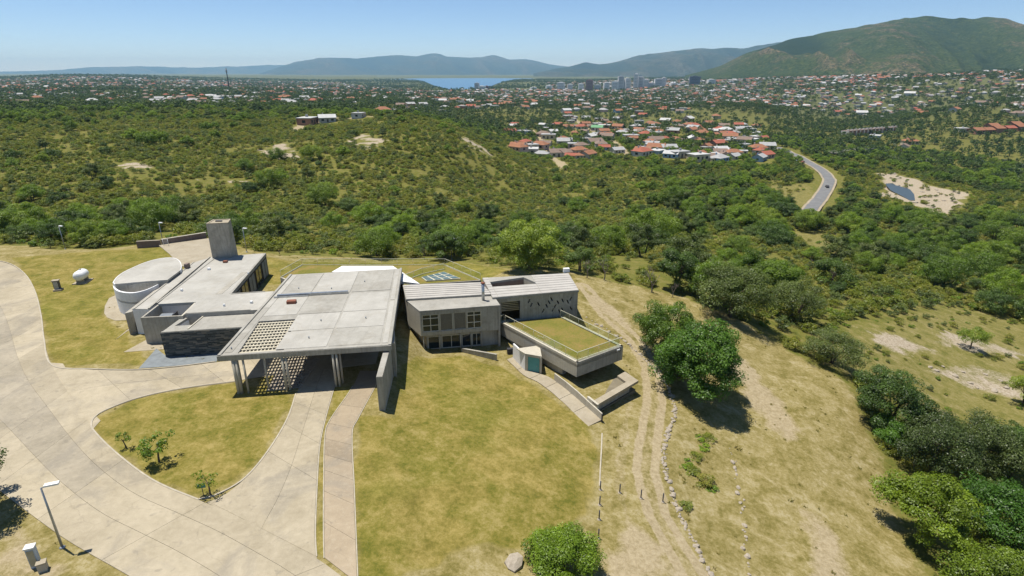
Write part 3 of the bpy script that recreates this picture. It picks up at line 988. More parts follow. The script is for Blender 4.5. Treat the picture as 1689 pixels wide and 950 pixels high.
for i in range(nsl):
    t = (i + .5) / nsl
    pa, pb = bil(HOLE, 0, t), bil(HOLE, 1, t)
    bar('slat', (pa[0], pa[1], 4.12), (pb[0], pb[1], 4.12), .25, .36, 'lattice_concrete', can)
for i in range(12):
    s = (i + .5) / 12
    pa, pb = bil(HOLE, s, 0), bil(HOLE, s, 1)
    bar('cross_slat', (pa[0], pa[1], 4.08), (pb[0], pb[1], 4.08), .10, .34, 'lattice_concrete', can)
for (u, v, r) in ((391.5, 652, .17), (397, 651, .15), (399, 634, .10), (409.5, 648.6, .11), (443.6, 641.7, .11), (473, 643.5, .15), (478.5, 643.5, .13), (554.5, 638, .13), (560.8, 637, .13), (565.8, 631.6, .12)):
    x, y = at(u, v, 0)
    y = max(y, np.interp(x, [CQ[0][0], CQ[1][0]], [CQ[0][1], CQ[1][1]]) + .22)
    tube('column', [(x, y, -.3), (x, y, 4.06)], r, 'concrete_pale_wall', can, 14)
# lobby block under the roof
LB = [bil(CQ, .06, .46), bil(CQ, .955, .40), bil(CQ, .965, .975), bil(CQ, .05, .975)]
L01 = math.dist(LB[0], LB[1])
wall('lobby_front', LB[0], LB[1], -.3, 4.05, .3, 'concrete_wall', can, [rect(5.2, .1, 9.0, 3.1), rect(9.5, .1, L01 - 1.0, 3.1)])
wall('lobby_side', LB[1], LB[2], -3, 4.05, .3, 'concrete_wall', can, [rect(1.0, -.6, 4.0, 1.9)])
wall('lobby_side', LB[3], LB[0], -.3, 4.05, .3, 'concrete_wall', can)
wall('lobby_rear', LB[2], LB[3], -2, 4.05, .3, 'concrete_wall', can)
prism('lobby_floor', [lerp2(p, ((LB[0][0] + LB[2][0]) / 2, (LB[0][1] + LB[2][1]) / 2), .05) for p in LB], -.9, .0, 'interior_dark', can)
def window_in(parent, p0, p1, holes_uz, depth, mat='window_glass', bars=(), fw=.07, frame='frame_paint', name='window'):
    """glazing set back in a wall opening, with frame and mullions as its pieces"""
    p0, p1 = Vector((p0[0], p0[1], 0)), Vector((p1[0], p1[1], 0))
    U = (p1 - p0).normalized(); N = Vector((-U.y, U.x, 0))
    u0, z0, u1, z1 = holes_uz
    vs, fs = plate_data(rect(u0, z0, u1, z1), [rect(u0 + fw, z0 + fw, u1 - fw, z1 - fw)], p0 + N * depth, U, (0, 0, 1), N * .08)
    fr = mesh(name, vs, fs, frame, parent)
    us = [u0 + fw / 2] + [u0 + (u1 - u0) * f for f in bars[0]] + [u1 - fw / 2] if bars else [u0 + fw / 2, u1 - fw / 2]
    zs = [z0 + fw / 2] + [z0 + (z1 - z0) * f for f in bars[1]] + [z1 - fw / 2] if bars else [z0 + fw / 2, z1 - fw / 2]
    for i in range(len(us) - 1):
        for j in range(len(zs) - 1):
            vs, fs = plate_data(rect(us[i] + fw / 2, zs[j] + fw / 2, us[i + 1] - fw / 2, zs[j + 1] - fw / 2), [], p0 + N * (depth + .04), U, (0, 0, 1), N * .015)
            mesh('pane', vs, fs, mat, fr)
    for i in range(1, len(us) - 1):
        vs, fs = plate_data(rect(us[i] - fw / 2, z0 + fw, us[i] + fw / 2, z1 - fw), [], p0 + N * (depth - .004), U, (0, 0, 1), N * .09)
        mesh('mullion', vs, fs, frame, fr)
    for j in range(1, len(zs) - 1):
        vs, fs = plate_data(rect(u0 + fw, zs[j] - fw / 2, u1 - fw, zs[j] + fw / 2), [], p0 + N * (depth - .008), U, (0, 0, 1), N * .098)
        mesh('transom', vs, fs, frame, fr)
    return fr
window_in(can, LB[0], LB[1], (5.2, .1, 9.0, 3.1), .1, bars=((.33, .66), (.75,)))
window_in(can, LB[0], LB[1], (9.5, .1, L01 - 1.0, 3.1), .1, bars=((.3, .65), (.75,)))
window_in(can, LB[1], LB[2], (1.0, -.6, 4.0, 1.9), .1, bars=((.33, .66), ()))
under(can)

# ------------------------------------------------------------------ wing wall
ww = thing('wing_wall', 'tall freestanding dark concrete wall at the right side of the entrance canopy', 'wall', None, (-13.2, 52, 0))
prism('wall_slab', [(-13.42, 49.35), (-12.80, 49.40), (-13.35, 56.4), (-14.0, 56.3)], -2.2, 3.83, 'concrete_wall', ww)
prism('wall_cap', [(-13.40, 49.37), (-12.82, 49.42), (-13.36, 56.3), (-13.98, 56.2)], 3.832, 3.87, 'roof_concrete', ww)
prism('side_wall', [(-13.32, 56.42), (-12.98, 56.45), (-13.60, 59.8), (-13.95, 59.7)], -2.6, 4.03, 'concrete_wall', ww)
under(ww)

# ------------------------------------------------------------------ glazed two-storey block
gl = thing('glazed_block', 'two-storey concrete block with white-framed windows and curtains beside the lawn', 'building', GRP, (-7, 69, -2))
GF = [(-11.75, 66.5), (-1.54, 68.5), (-2.6, 72.2), (-14.1, 70.2)]
prism('roof_slab', GF, 3.35, 3.6, 'roof_concrete', gl)
LF = math.dist(GF[0], GF[1])
fz0, fz1 = .05, 3.35
hl = [(.02, .225), (.24, .395), (.41, .565), (.575, .755)]
wall('front_wall', (GF[0][0] + .03, GF[0][1] + .05), (GF[1][0] - .03, GF[1][1] + .05), fz0, fz1, .28, 'concrete_wall', gl, [rect(a * LF, .55, b * LF, 2.95) for a, b in hl])
wf0, wf1 = (GF[0][0] + .03, GF[0][1] + .05), (GF[1][0] - .03, GF[1][1] + .05)
for k_, (a, b) in enumerate(hl):
    if k_ in (0, 3):
        window_in(gl, wf0, wf1, (a * LF, .55, b * LF, 2.95), .08, bars=((.5,), (.36, .78)), fw=.09)
    else:
        w_ = window_in(gl, wf0, wf1, (a * LF, .55, b * LF, 2.95), .10, fw=.06, mat='curtain')
wall('left_wall', GF[3], GF[0], .05, 3.35, .25, 'concrete_pale_wall', gl)
wall('right_wall', GF[1], GF[2], -3.2, 3.35, .25, 'concrete_wall', gl)
prism('floor_slab', [(GF[0][0] + .3, GF[0][1] + .4), (GF[1][0] - .3, GF[1][1] + .4), (GF[2][0] - .3, GF[2][1] - .3), (GF[3][0] + .3, GF[3][1] - .3)], -.15, .3, 'concrete_wall', gl)
lw0, lw1 = (GF[0][0] + .55, GF[0][1] + .75), (GF[1][0] - .05, GF[1][1] + .6)
LL = math.dist(lw0, lw1)
lo_h = [(.02, .19), (.205, .46), (.475, .60), (.615, .735)]
wall('lower_wall', lw0, lw1, -3.4, -.16, .25, 'concrete_wall', gl, [rect(a * LL, -2.25, b * LL, -.45) for a, b in lo_h])
for k_, (a, b) in enumerate(lo_h):
    window_in(gl, lw0, lw1, (a * LL, -2.25, b * LL, -.45), .06, bars=((.5,), ()) if k_ in (1, 3) else (), fw=.07)
for f in (.0, .2, .47, .61, .75):
    c = lerp2((GF[0][0] + .25, GF[0][1] + .3), (GF[1][0], GF[1][1] + .3), f)
    tube('post', [(c[0], c[1], -2.6), (c[0], c[1], .06)], .06, 'concrete_pale_wall', gl)
wall('left_lower_wall', (GF[3][0] + .6, GF[3][1]), lw0, -3.4, -.16, .25, 'concrete_wall', gl)
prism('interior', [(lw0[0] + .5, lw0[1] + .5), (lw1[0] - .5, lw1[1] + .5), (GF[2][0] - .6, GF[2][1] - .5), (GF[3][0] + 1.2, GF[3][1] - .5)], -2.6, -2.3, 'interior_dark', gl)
wall('retaining_wall', (-6.6, 66.6), (-2.0, 64.9), -3.8, -1.75, .25, 'concrete_wall', gl)
c = at(842, 583, -2.6)
for k_ in range(2):
    box('air_unit', (c[0] + k_ * 1.1, c[1] - .5 * k_, -2.3), (.9, .5, .9), 'dark_metal', gl, .2)
under(gl)

# ------------------------------------------------------------------ long wing with sheet-metal roof
lw = thing('long_wing', 'long single-storey concrete wing with pale ribbed roof and perforated wall', 'building', GRP, (0, 75, 0))
RL = [(-14.05, 69.9), (-2.7, 71.75), (-4.44, 76.4), (-15.44, 75.3)]
RRt = [(-2.6, 70.5), (9.24, 73.27), (8.48, 80.36), (-4.35, 78.3)]
OPEN = [(-3.75, 76.3), (-3.35, 74.5), (3.7, 75.9), (1.7, 78.6)]
prism('roof_deck', RL, 3.55, 3.84, 'roof_concrete', lw)
prism('roof_deck', RRt, 3.55, 3.84, 'roof_concrete', lw, [OPEN])
for i in range(7):
    t0, t1 = i / 7 + .008, (i + 1) / 7 - .008
    prism('roof_sheet', [bil(RL, .01, t0), bil(RL, .99, t0), bil(RL, .99, t1), bil(RL, .01, t1)], 3.842, 3.875 + .004 * (i % 2), 'sheet_metal_roof', lw)
for i in range(8):
    for s0, s1 in ((.005, .06), (.56, .995)):
        t0, t1 = i / 8 + .008, (i + 1) / 8 - .008
        prism('roof_sheet', [bil(RRt, s0, t0), bil(RRt, s1, t0), bil(RRt, s1, t1), bil(RRt, s0, t1)], 3.842, 3.875 + .004 * (i % 2), 'sheet_metal_roof', lw)
for i in range(4):
    t0, t1 = i / 8 + .008, (i + 1) / 8 - .008
    prism('roof_sheet', [bil(RRt, .065, t0), bil(RRt, .555, t0), bil(RRt, .555, t1), bil(RRt, .065, t1)], 3.842, 3.876, 'sheet_metal_roof', lw)
for i in range(6):
    t0, t1 = i / 7 + .13, i / 7 + .15
    prism('roof_rib', [bil(RL, .01, t0), bil(RL, .99, t0), bil(RL, .99, t1), bil(RL, .01, t1)], 3.85, 3.93, 'sheet_metal_roof', lw)
w0, w1 = (-2.5, 70.75), (9.15, 73.45)
LW = math.dist(w0, w1)
slots = []
for uu, vv, k_ in ((872, 495, 0), (888, 500, 1), (896, 511, 0), (906, 497, 1), (910, 492, 1), (913, 509, 0), (921, 497, 1), (929, 494, 1), (924, 512, 1), (929, 509, 1), (938, 496, 1), (943, 491, 0), (944, 507, 1), (876, 501, 0), (902, 503, 1), (916, 504, 0)):
    f = (uu - 825) / (955 - 825)
    uc = 1.0 + f * (LW - 1.0)
    top = 489 + (478 - 489) * f
    zc = 3.7 - (vv - top) / 11.0
    s = .12 if k_ else -.12
    slots.append([(uc - .10 + s, zc - .28), (uc + .10 + s, zc - .28), (uc + .10 - s, zc + .28), (uc - .10 - s, zc + .28)])
wall('front_wall', w0, w1, -.8, 3.55, .3, 'concrete_wall', lw, [rect(1.1, .25, 3.7, 3.0)] + slots)
vs, fs = plate_data(rect(3.9, .2, LW - .2, 3.4), [], (w0[0] - .12, w0[1] + .62, 0), ((w1[0] - w0[0]) / LW, (w1[1] - w0[1]) / LW, 0), (0, 0, 1), (0, .05, 0))
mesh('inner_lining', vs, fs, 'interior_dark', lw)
for i in range(7):
    vs, fs = plate_data(rect(1.15, 1.6 + i * .2, 3.65, 1.66 + i * .2), [], (w0[0] - .05, w0[1] + .18 + .12 * i, 0), ((w1[0] - w0[0]) / LW, (w1[1] - w0[1]) / LW, 0), (0, 0, 1), (0, .16, 0))
    mesh('louvre', vs, fs, 'galvanised', lw)
wall('end_wall', w1, (8.4, 80.2), -2, 3.55, .3, 'concrete_wall', lw)
wall('rear_wall', (8.4, 80.2), (-4.3, 78.15), -3, 3.55, .3, 'concrete_wall', lw)
wall('rear_wall', (-4.5, 76.3), (-15.3, 75.2), -3, 3.55, .3, 'concrete_wall', lw)
wall('left_wall', (-15.3, 75.1), (-13.95, 70.0), -3, 3.55, .3, 'concrete_wall', lw)
prism('courtyard_floor', [lerp2(p, (0, 76.4), -.05) for p in OPEN], 1.2, 1.5, 'roof_concrete', lw)
for i in range(4):
    p, q = OPEN[i], OPEN[(i + 1) % 4]
    wall('courtyard_wall', q, p, 1.5, 3.55, .2, 'brown_roof_edge' if i in (0, 3) else 'concrete_pale_wall', lw)
c = at(797, 494, 3.7)
tube('flue', [(c[0], c[1], 3.3), (c[0], c[1], 6.0)], .2, 'galvanised', lw, 14)
tube('flue_cap', [(c[0], c[1], 6.0), (c[0], c[1], 6.12)], .28, 'rust_red', lw, 14)
c = at(934, 447, 4.0)
box('roof_unit', (c[0], c[1], 4.15), (.9, .5, .6), 'white_metal', lw, .2)
under(lw)

# ------------------------------------------------------------------ balustrades
def balustrade(name, label, pts, z, h, parent_label_group, panel=1.9, closed=False, base_rail=True):
    root = thing(name, label, 'railing', parent_label_group, (pts[0][0], pts[0][1], z))
    segs = list(zip(pts[:-1], pts[1:]))
    for a, b in segs:
        L = math.dist(a, b)
        n = max(1, round(L / panel))
        bar('handrail', (*a, z + h), (*b, z + h), .06, .045, 'rail_paint', root)
        if base_rail:
            bar('base_rail', (*a, z), (*b, z), .09, .05, 'rail_paint', root)
        for i in range(n):
            p, q = lerp2(a, b, (i + .03) / n), lerp2(a, b, (i + .97) / n)
            d = Vector((q[0] - p[0], q[1] - p[1], 0))
            vs, fs = plate_data(rect(0, z + .075, d.length, z + h - .005), [], (p[0], p[1], 0), d.normalized(), (0, 0, 1), Vector((-d.y, d.x, 0)).normalized() * .012)
            mesh('glass_panel', vs, fs, 'balustrade_glass', root)
        for i in range(n + 1):
            p = lerp2(a, b, i / n)
            tube('post', [(p[0], p[1], z + .05), (p[0], p[1], z + h)], .022, 'rail_paint', root, 6)
    under(root)
    return root

# ------------------------------------------------------------------ green-roofed block
gr = thing('green_roofed_block', 'low concrete block with a grass roof and overhanging front above a terrace', 'building', GRP, (6, 65, -3))
DA, DB, DC, DD = (-1.61, 70.6), (7.61, 58.95), (13.79, 63.35), (6.9, 72.6)
DQ = [DB, DC, DD, DA]
ins = [bil(DQ, .045, .025), bil(DQ, .955, .025), bil(DQ, .955, .985), bil(DQ, .045, .985)]
prism('roof_box', DQ, -.35, .0, 'concrete_pale_wall', gr)
for i, (p, q) in enumerate(((DB, DC), (DC, DD), (DA, DB))):
    wall('roof_edge', p, q, -1.64 if i != 1 else -1.5, .3, .3, 'concrete_wall' if i == 0 else 'concrete_pale_wall', gr)
k = NT('roof_grass')
c = k.coord()
nm = k.noise(c, .35, 5, .65, .5); nf = k.noise(c, 4, 5, .7)
colr = k.ramp(k.math('ADD', k.math('MULTIPLY', nm, .6), k.math('MULTIPLY', nf, .4)), [(.33, (.10, .115, .022)), (.47, (.165, .15, .033)), (.6, (.23, .165, .055)), (.75, (.27, .19, .08))])
k.bump(nf, .6, .08)
k.base(colr, .95, .1)
prism('grass_bed', ins, .0, .20, 'roof_grass', gr)
lo = [bil(DQ, .06, .20), bil(DQ, .80, .22), bil(DQ, .80, .97), bil(DQ, .06, .97)]
wall('lower_wall', lo[3], lo[0], -4.2, -.36, .25, 'concrete_pale_wall', gr)
wall('lower_wall', lo[0], lo[1], -4.2, -.36, .25, 'concrete_wall', gr, [rect(.6, -3.1, math.dist(lo[0], lo[1]) - .6, -1.2)])
window_in(gr, lo[0], lo[1], (.6, -3.1, math.dist(lo[0], lo[1]) - .6, -1.2), .08, bars=((.25, .5, .75), ()))
wall('lower_wall', lo[1], lo[2], -5.0, -.36, .25, 'concrete_wall', gr)
# door lobby on the left side
dl0, dl1 = at(866, 612, -2.85), at(893, 617, -2.85)
DLn = math.dist(dl0, dl1)
wall('porch_front', dl0, dl1, -3.3, -.55, .2, 'concrete_pale_wall', gr, [rect(.35, -2.85, DLn - .25, -.75)])
back0, back1 = lerp2(lo[3], lo[0], .40), lerp2(lo[3], lo[0], .62)
prism('porch_roof', [(dl0[0], dl0[1] - .0), dl1, back1, at(852, 584, -1.2)], -.56, -.42, 'concrete_pale_wall', gr)
wall('porch_side', at(846, 592, -2.8), (dl0[0] - .02, dl0[1] + .02), -3.4, -.6, .2, 'white_plaster', gr)
wall('porch_side', dl1, back1, -3.4, -.6, .2, 'concrete_pale_wall', gr)
Ud = Vector((dl1[0] - dl0[0], dl1[1] - dl0[1], 0)).normalized()
vs, fs = plate_data(rect(.38, -2.85, DLn - .28, -.78), [], (dl0[0], dl0[1] + .08, 0), Ud, (0, 0, 1), (0, .05, 0))
dr = mesh('door', vs, fs, 'teal_door', gr)
hpt = Vector((dl0[0], dl0[1] + .03, -1.9)) + Ud * (DLn - .6)
o = box('door_handle', hpt, (.05, .08, .16), 'grey_metal', dr)
# terrace in front
TQ = [at(985, 668, -1.9), at(1053, 628, -1.9), at(1031, 613, -1.9), at(963, 650, -1.9)]
tin = [lerp2(TQ[0], TQ[3], .34), lerp2(lerp2(TQ[0], TQ[3], .34), lerp2(TQ[1], TQ[2], .34), .80), lerp2(lerp2(TQ[0], TQ[3], 1.0), lerp2(TQ[1], TQ[2], 1.0), .80)]
prism('terrace_bench', [TQ[0], TQ[1], TQ[2], tin[2], tin[1], tin[0]], -2.2, -1.88, 'path_concrete', gr)
prism('terrace_floor', [lerp2(TQ[0], TQ[3], .15), lerp2(TQ[1], TQ[2], .15), lo[1], lo[0]], -4.3, -3.25, 'joint_fill_and_floor_shade', gr)  # floor coloured dark to extend the overhang's shadow
wall('terrace_front', lerp2(TQ[0], TQ[3], .22), lerp2(lerp2(TQ[0], TQ[1], .86), lerp2(TQ[3], TQ[2], .86), .22), -5.0, -2.2, .25, 'concrete_wall', gr)
wall('terrace_side', lerp2(TQ[0], TQ[3], .75), TQ[0], -5.0, -1.87, .25, 'concrete_pale_wall', gr)
c = lerp2(DB, DC, .88)
box('wall_light', (c[0] + .06, c[1] - .09, .0), (.5, .08, .18), 'white_metal', gr, .62)  # plain white plate in place of a small lettered emblem, not a lamp
under(gr)
balustrade('glass_balustrade', 'glass railing round the grass roof of the low block', [bil(DQ, .05, .97), bil(DQ, .05, .03), bil(DQ, .95, .03), bil(DQ, .95, .97)], .30, 1.0, 'glass railings')
balustrade('glass_balustrade', 'short glass railing at the inner end of the grass roof by the long wing', [bil(DQ, .06, 1.0), bil(DQ, -.04, .96)], .30, 1.0, 'glass railings')

# sloping side path with its low guard wall
pth = thing('side_path', None, None); pth['kind'] = 'structure'
PL = catmull(ats([(836, 596), (848, 606), (866, 622), (890, 634), (930, 665), (970, 700)], -2.9), 8)
PR = catmull(ats([(846, 592), (870, 612), (895, 620), (912, 628), (950, 656), (992, 689)], -2.9), 8)
A_s, B_s = resample(PL, 31), resample(PR, 31)
for i in range(0, 30, 5):
    vs, fs = [], []
    for j in range(i, i + 6):
        for p, in ((A_s[j],), (B_s[j],)):
            z = min(hz(*A_s[j]), hz(*B_s[j])) * .5 + max(hz(*A_s[j]), hz(*B_s[j])) * .5 + .1
            e = .02 if j == i else (-.02 if j == i + 5 else 0)
            vs += [(p[0] + e, p[1] - e, z), (p[0] + e, p[1] - e, z - .5)]
    for j in range(5):
        q = 4 * j
        fs += [(q, q + 2, q + 6, q + 4), (q, q + 4, q + 5, q + 1), (q + 2, q + 3, q + 7, q + 6)]
    fs += [(0, 1, 3, 2), (20, 22, 23, 21)]
    mesh('slab', vs, fs, 'path_concrete', pth)
gw = thing('guard_wall', 'low concrete guard wall beside the sloping side path', 'wall', None, (7, 56, -3))
for i in range(14, 30, 4):
    a, b = B_s[i], B_s[min(i + 4, 30)]
    za, zb = hz(*a), hz(*b)
    d = Vector((b[0] - a[0], b[1] - a[1], 0)); L = d.length
    vs, fs = plate_data([(0, za - .6), (L - .02, zb - .6), (L - .02, zb + 1.0), (0, za + 1.0)], [], (a[0], a[1], 0), d.normalized(), (0, 0, 1), Vector((-d.y, d.x, 0)).normalized() * .14)
    mesh('panel', vs, fs, 'concrete_pale_wall', gw)
c = B_s[30]
box('end_post', (c[0] + .05, c[1] - .1, hz(*c) + .35), (.14, .14, 1.3), 'dark_metal', gw)
under(gw)

# ------------------------------------------------------------------ left wing: flat roofs, courtyards, slate wall
fw_ = thing('flat_roofed_wing', 'low concrete wing with stepped flat roofs, roof courtyards and a dark slate wall', 'building', GRP, (-42, 75, 0))
zL = 3.7
P1 = ats([(348.5, 424), (438.4, 417.5), (381, 484.4), (452, 480.2), (430, 510.6), (304, 518), (323.5, 498), (260, 501.5)], zL)
prism('roof_slab', P1, 3.35, zL, 'roof_membrane', fw_)
def inset(P, d):
    cx = sum(p[0] for p in P) / len(P); cy = sum(p[1] for p in P) / len(P)
    return [lerp2(p, (cx, cy), d) for p in P]
for i in range(len(P1)):
    if i in (3, 5, 6):
        continue
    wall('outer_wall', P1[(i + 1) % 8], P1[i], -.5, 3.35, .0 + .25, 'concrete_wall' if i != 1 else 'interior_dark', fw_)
# dark glazed recess under the right eave
e0, e1 = P1[1], P1[2]
L = math.dist(e0, e1)
wall('eave_beam', (e1[0] + .05, e1[1]), (e0[0] + .05, e0[1]), 3.2, 3.72, .3, 'roof_concrete', fw_)
for i in range(5):
    a_, b_ = lerp2(e1, e0, .03 + i * .195), lerp2(e1, e0, .19 + i * .195)
    w_ = window_in(fw_, (a_[0] + .12, a_[1]), (b_[0] + .12, b_[1]), (0, .2, math.dist(a_, b_), 3.1), 0.0, frame='dark_metal', bars=((.5,), ()), mat='window_glass' if i % 2 else 'slate_paving')
# roof joints and trims
for a_, b_, w in ((( 353, 427), (259, 500), .22), ((403, 449), (361, 485), .8), ((381, 485), (437, 481), .18), ((306, 517), (413, 511), .2)):
    p, q = at(*a_, zL), at(*b_, zL)
    bar('roof_trim', (*p, zL), (*q, zL), w, .07 if w < .5 else .03, 'concrete_wall' if w > .5 else 'roof_concrete', fw_)
for (u, v, w, d) in ((372, 433, .6, .5), (345, 445, .35, .35), (300, 480, .25, .25), (410, 452, .2, .2), (415, 500, .3, .3), (370, 505, .2, .2)):
    c = at(u, v, zL)
    box('roof_vent', (c[0], c[1], zL + .15), (w, d, .3), 'rust_red' if v == 433 else 'white_metal', fw_)
# raised strip along the left side
P2 = ats([(316, 434), (347, 424.5), (246, 510), (218, 509.5)], 3.55)
prism('side_block', P2, -.4, 3.5, 'white_plaster', fw_)
prism('side_roof', [lerp2(p, q, .0) for p, q in zip(P2, P2)], 3.502, 3.56, 'roof_membrane', fw_)
p, q = lerp2(P2[3], P2[2], .12), lerp2(P2[0], P2[1], .12)
bar('roof_trim', (*p, 3.56), (*q, 3.56), .15, .08, 'concrete_wall', fw_)
p, q = lerp2(P2[3], P2[2], .98), lerp2(P2[0], P2[1], .98)
bar('roof_trim', (*p, 3.56), (*q, 3.56), .2, .16, 'concrete_wall', fw_)
# thin blade wall at the far left
b0, b1 = at(205.6, 516.8, 3.05), at(217, 514, 3.05)
e0_, e1_ = at(275, 463, 3.05), at(282, 461, 3.05)
prism('blade_wall', [b0, b1, e1_, e0_], -.4, 3.05, 'concrete_wall', fw_)
# plant courtyard box
Q4 = ats([(231.6, 524), (301.4, 521), (326, 497), (262, 500.5)], 3.6)
L4 = math.dist(Q4[0], Q4[1])
wall('plant_wall', Q4[0], Q4[1], -.4, 3.6, .22, 'concrete_wall', fw_)
wall('plant_wall', Q4[3], Q4[0], -.4, 3.58, .22, 'concrete_wall', fw_)
wall('plant_wall', Q4[1], Q4[2], -.4, 3.62, .22, 'concrete_pale_wall', fw_)
wall('plant_wall', Q4[2], Q4[3], 1.0, 3.56, .15, 'white_plaster', fw_)
prism('plant_floor', inset(Q4, .06), 1.3, 1.6, 'roof_concrete', fw_)
cc = bil(Q4, .38, .5)
for dx, dy, sx, sy, sz, m in ((0, 0, 1.5, 1.0, 1.3, 'grey_metal'), (-1.1, -.6, .7, .6, .8, 'white_metal'), (-1.7, -1.2, .6, .5, .6, 'white_metal'), (1.0, .2, .2, 1.2, 1.5, 'dark_metal')):
    box('air_unit', (cc[0] + dx, cc[1] + dy, 1.6 + sz / 2), (sx, sy, sz), m, fw_, .15)
# slate box
Q5 = ats([(265, 549), (404, 540), (428, 512), (306, 519)], 3.2)
HS = [bil(Q5, .06, .35), bil(Q5, .27, .35), bil(Q5, .27, .92), bil(Q5, .10, .92)]
prism('slate_roof', Q5, 2.9, 3.2, 'roof_concrete', fw_, [HS])
bar('roof_trim', (*lerp2(Q5[0], Q5[3], .03), 3.2), (*lerp2(Q5[1], Q5[2], .03), 3.2), .22, .07, 'roof_concrete', fw_)
bar('roof_trim', (*bil(Q5, .29, .1), 3.2), (*bil(Q5, .29, .95), 3.2), .15, .1, 'concrete_pale_wall', fw_)
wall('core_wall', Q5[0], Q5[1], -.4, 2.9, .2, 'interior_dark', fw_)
wall('core_wall', Q5[3], Q5[0], -.4, 2.9, .2, 'concrete_wall', fw_)
wall('core_wall', Q5[1], Q5[2], -.4, 2.9, .2, 'concrete_wall', fw_)
for i in range(4):
    wall('light_well', HS[(i + 1) % 4], HS[i], 1.4, 2.9, .12, 'white_plaster', fw_)
prism('light_well_floor', inset(HS, -.05), 1.2, 1.4, 'roof_concrete', fw_)
d = Vector((Q5[1][0] - Q5[0][0], Q5[1][1] - Q5[0][1], 0)); LS = d.length; d.normalize()
nrm = Vector((d.y, -d.x, 0))
vs, fs, tint = [], [], []
z = -.05
while z < 3.14:
    hh = random.uniform(.10, .19)
    hh = min(hh, 3.17 - z)
    u = -.05
    while u < LS:
        w = min(random.uniform(.35, 1.0), LS + .03 - u)
        dep = random.uniform(.02, .10)
        o_ = Vector((Q5[0][0], Q5[0][1], 0)) + d * u
        b0_ = len(vs)
        for off in (0.0, dep):
            for uu, zz in ((.006, .008), (w - .006, .008), (w - .006, hh - .004), (.006, hh - .004)):
                p_ = o_ + d * uu + nrm * off
                vs.append((p_.x, p_.y, z + zz))
        fs += [tuple(b0_ + q for q in f) for f in ((4, 5, 6, 7), (0, 1, 5, 4), (1, 2, 6, 5), (2, 3, 7, 6), (3, 0, 4, 7))]
        tint += [random.random()] * 5
        u += w
    z += hh
o = mesh('slate_cladding', vs, fs, 'slate', fw_, kind='stuff')
add_attr(o.data, 'tint', tint, 'FACE')
under(fw_)

# ------------------------------------------------------------------ twisted tower
tw = thing('concrete_tower', 'square twisted grey concrete tower rising behind the flat roofs', 'tower', GRP, (-47, 89.5, 0))
tb = [(-48.9, 88.5), (-46.2, 88.75), (-45.6, 90.6), (-48.2, 91.0)]
tt = ats([(339.7, 369.8), (376.5, 368.2), (380.6, 362), (351.5, 363)], 9.6)
rows = 9
vs, fs = [], []
for i in range(rows):
    t = i / (rows - 1)
    s = t ** 1.25
    for p, q in zip(tb, tt):
        x, y = lerp2(p, q, s)
        vs.append((x, y, -.5 + 10.1 * t if i else -.5))
for i in range(rows - 1):
    for k_ in range(4):
        fs.append((4 * i + k_, 4 * i + (k_ + 1) % 4, 4 * i + 4 + (k_ + 1) % 4, 4 * i + 4 + k_))
mesh('shaft', vs, fs, 'concrete_wall', tw)
ti = inset(tt, .16)
prism('rim', tt, 9.602, 9.72, 'path_concrete', tw, [ti])
prism('top_slab', ti, 9.3, 9.64, 'path_concrete', tw)
c = inset(tt, 1.0)[0]
box('hatch', (c[0] - .1, c[1], 9.72), (1.0, .35, .16), 'dark_metal', tw)
under(tw)

# ------------------------------------------------------------------ curved annex
ca = thing('curved_annex', 'white curved annex with oval flat roof at the left end of the building', 'building', GRP, (-53, 80, 0))
arc = ats([(276, 461.5), (240, 464), (189.5, 468.5), (186.5, 466), (192, 458), (203, 449.5), (219, 441.6), (238, 433.5), (257, 428), (272, 425.6), (284, 425.4), (293, 428), (298, 434), (299, 441), (297, 446)], 4.1)
roofp = [arc[0], arc[1], arc[2]] + catmull(arc[3:], 4)
prism('roof_slab', roofp, 3.85, 4.1, 'roof_membrane', ca)
rim = [arc[2]] + catmull(arc[3:], 4)
vs, fs = [], []
cen = (-53.2, 80)
for p in rim:
    q = lerp2(p, cen, .02)
    vs += [(p[0], p[1], -.3), (p[0], p[1], 4.125), (q[0], q[1], 4.125), (q[0], q[1], -.3)]
for i in range(len(rim) - 1):
    for k_ in range(4):
        fs.append((4 * i + k_, 4 * i + (k_ + 1) % 4, 4 * i + 4 + (k_ + 1) % 4, 4 * i + 4 + k_))
fs += [(3, 2, 1, 0), tuple(len(vs) - 4 + q for q in range(4))]
mesh('curved_wall', [(lerp2((v[0], v[1]), cen, -.01) + (v[2],)) for v in vs], fs, 'white_plaster', ca)
low = ats([(186.8, 471), (190, 477), (200, 481.5), (219, 483), (238, 479), (257, 471), (276, 461)], 3.55)
low = catmull([lerp2(p, cen, -.01) for p in low], 4)
vs, fs = [], []
for p in low:
    q = lerp2(p, cen, .045)
    vs += [(p[0], p[1], -.3), (p[0], p[1], 3.55), (q[0], q[1], 3.55), (q[0], q[1], -.3)]
for i in range(len(low) - 1):
    for k_ in range(4):
        fs.append((4 * i + k_, 4 * i + (k_ + 1) % 4, 4 * i + 4 + (k_ + 1) % 4, 4 * i + 4 + k_))
fs += [(3, 2, 1, 0), tuple(len(vs) - 4 + q for q in range(4))]
mesh('front_parapet', vs, fs, 'white_plaster', ca)
wall('recess_wall', arc[2], arc[0], -.3, 3.85, .2, 'concrete_wall', ca)
prism('recess_floor', [p for p in low[1:-1]] + [arc[0], arc[2]], 1.9, 2.2, 'white_plaster', ca)
c = at(237, 473, 3.0)
box('air_unit', (c[0], c[1], 2.75), (1.6, .7, 1.1), 'white_metal', ca)
c = at(301, 440, 3.9)
box('service_box', (c[0] + .5, c[1] + .4, 2.2), (.5, .8, 4.2), 'brown_roof_edge', ca)
under(ca)

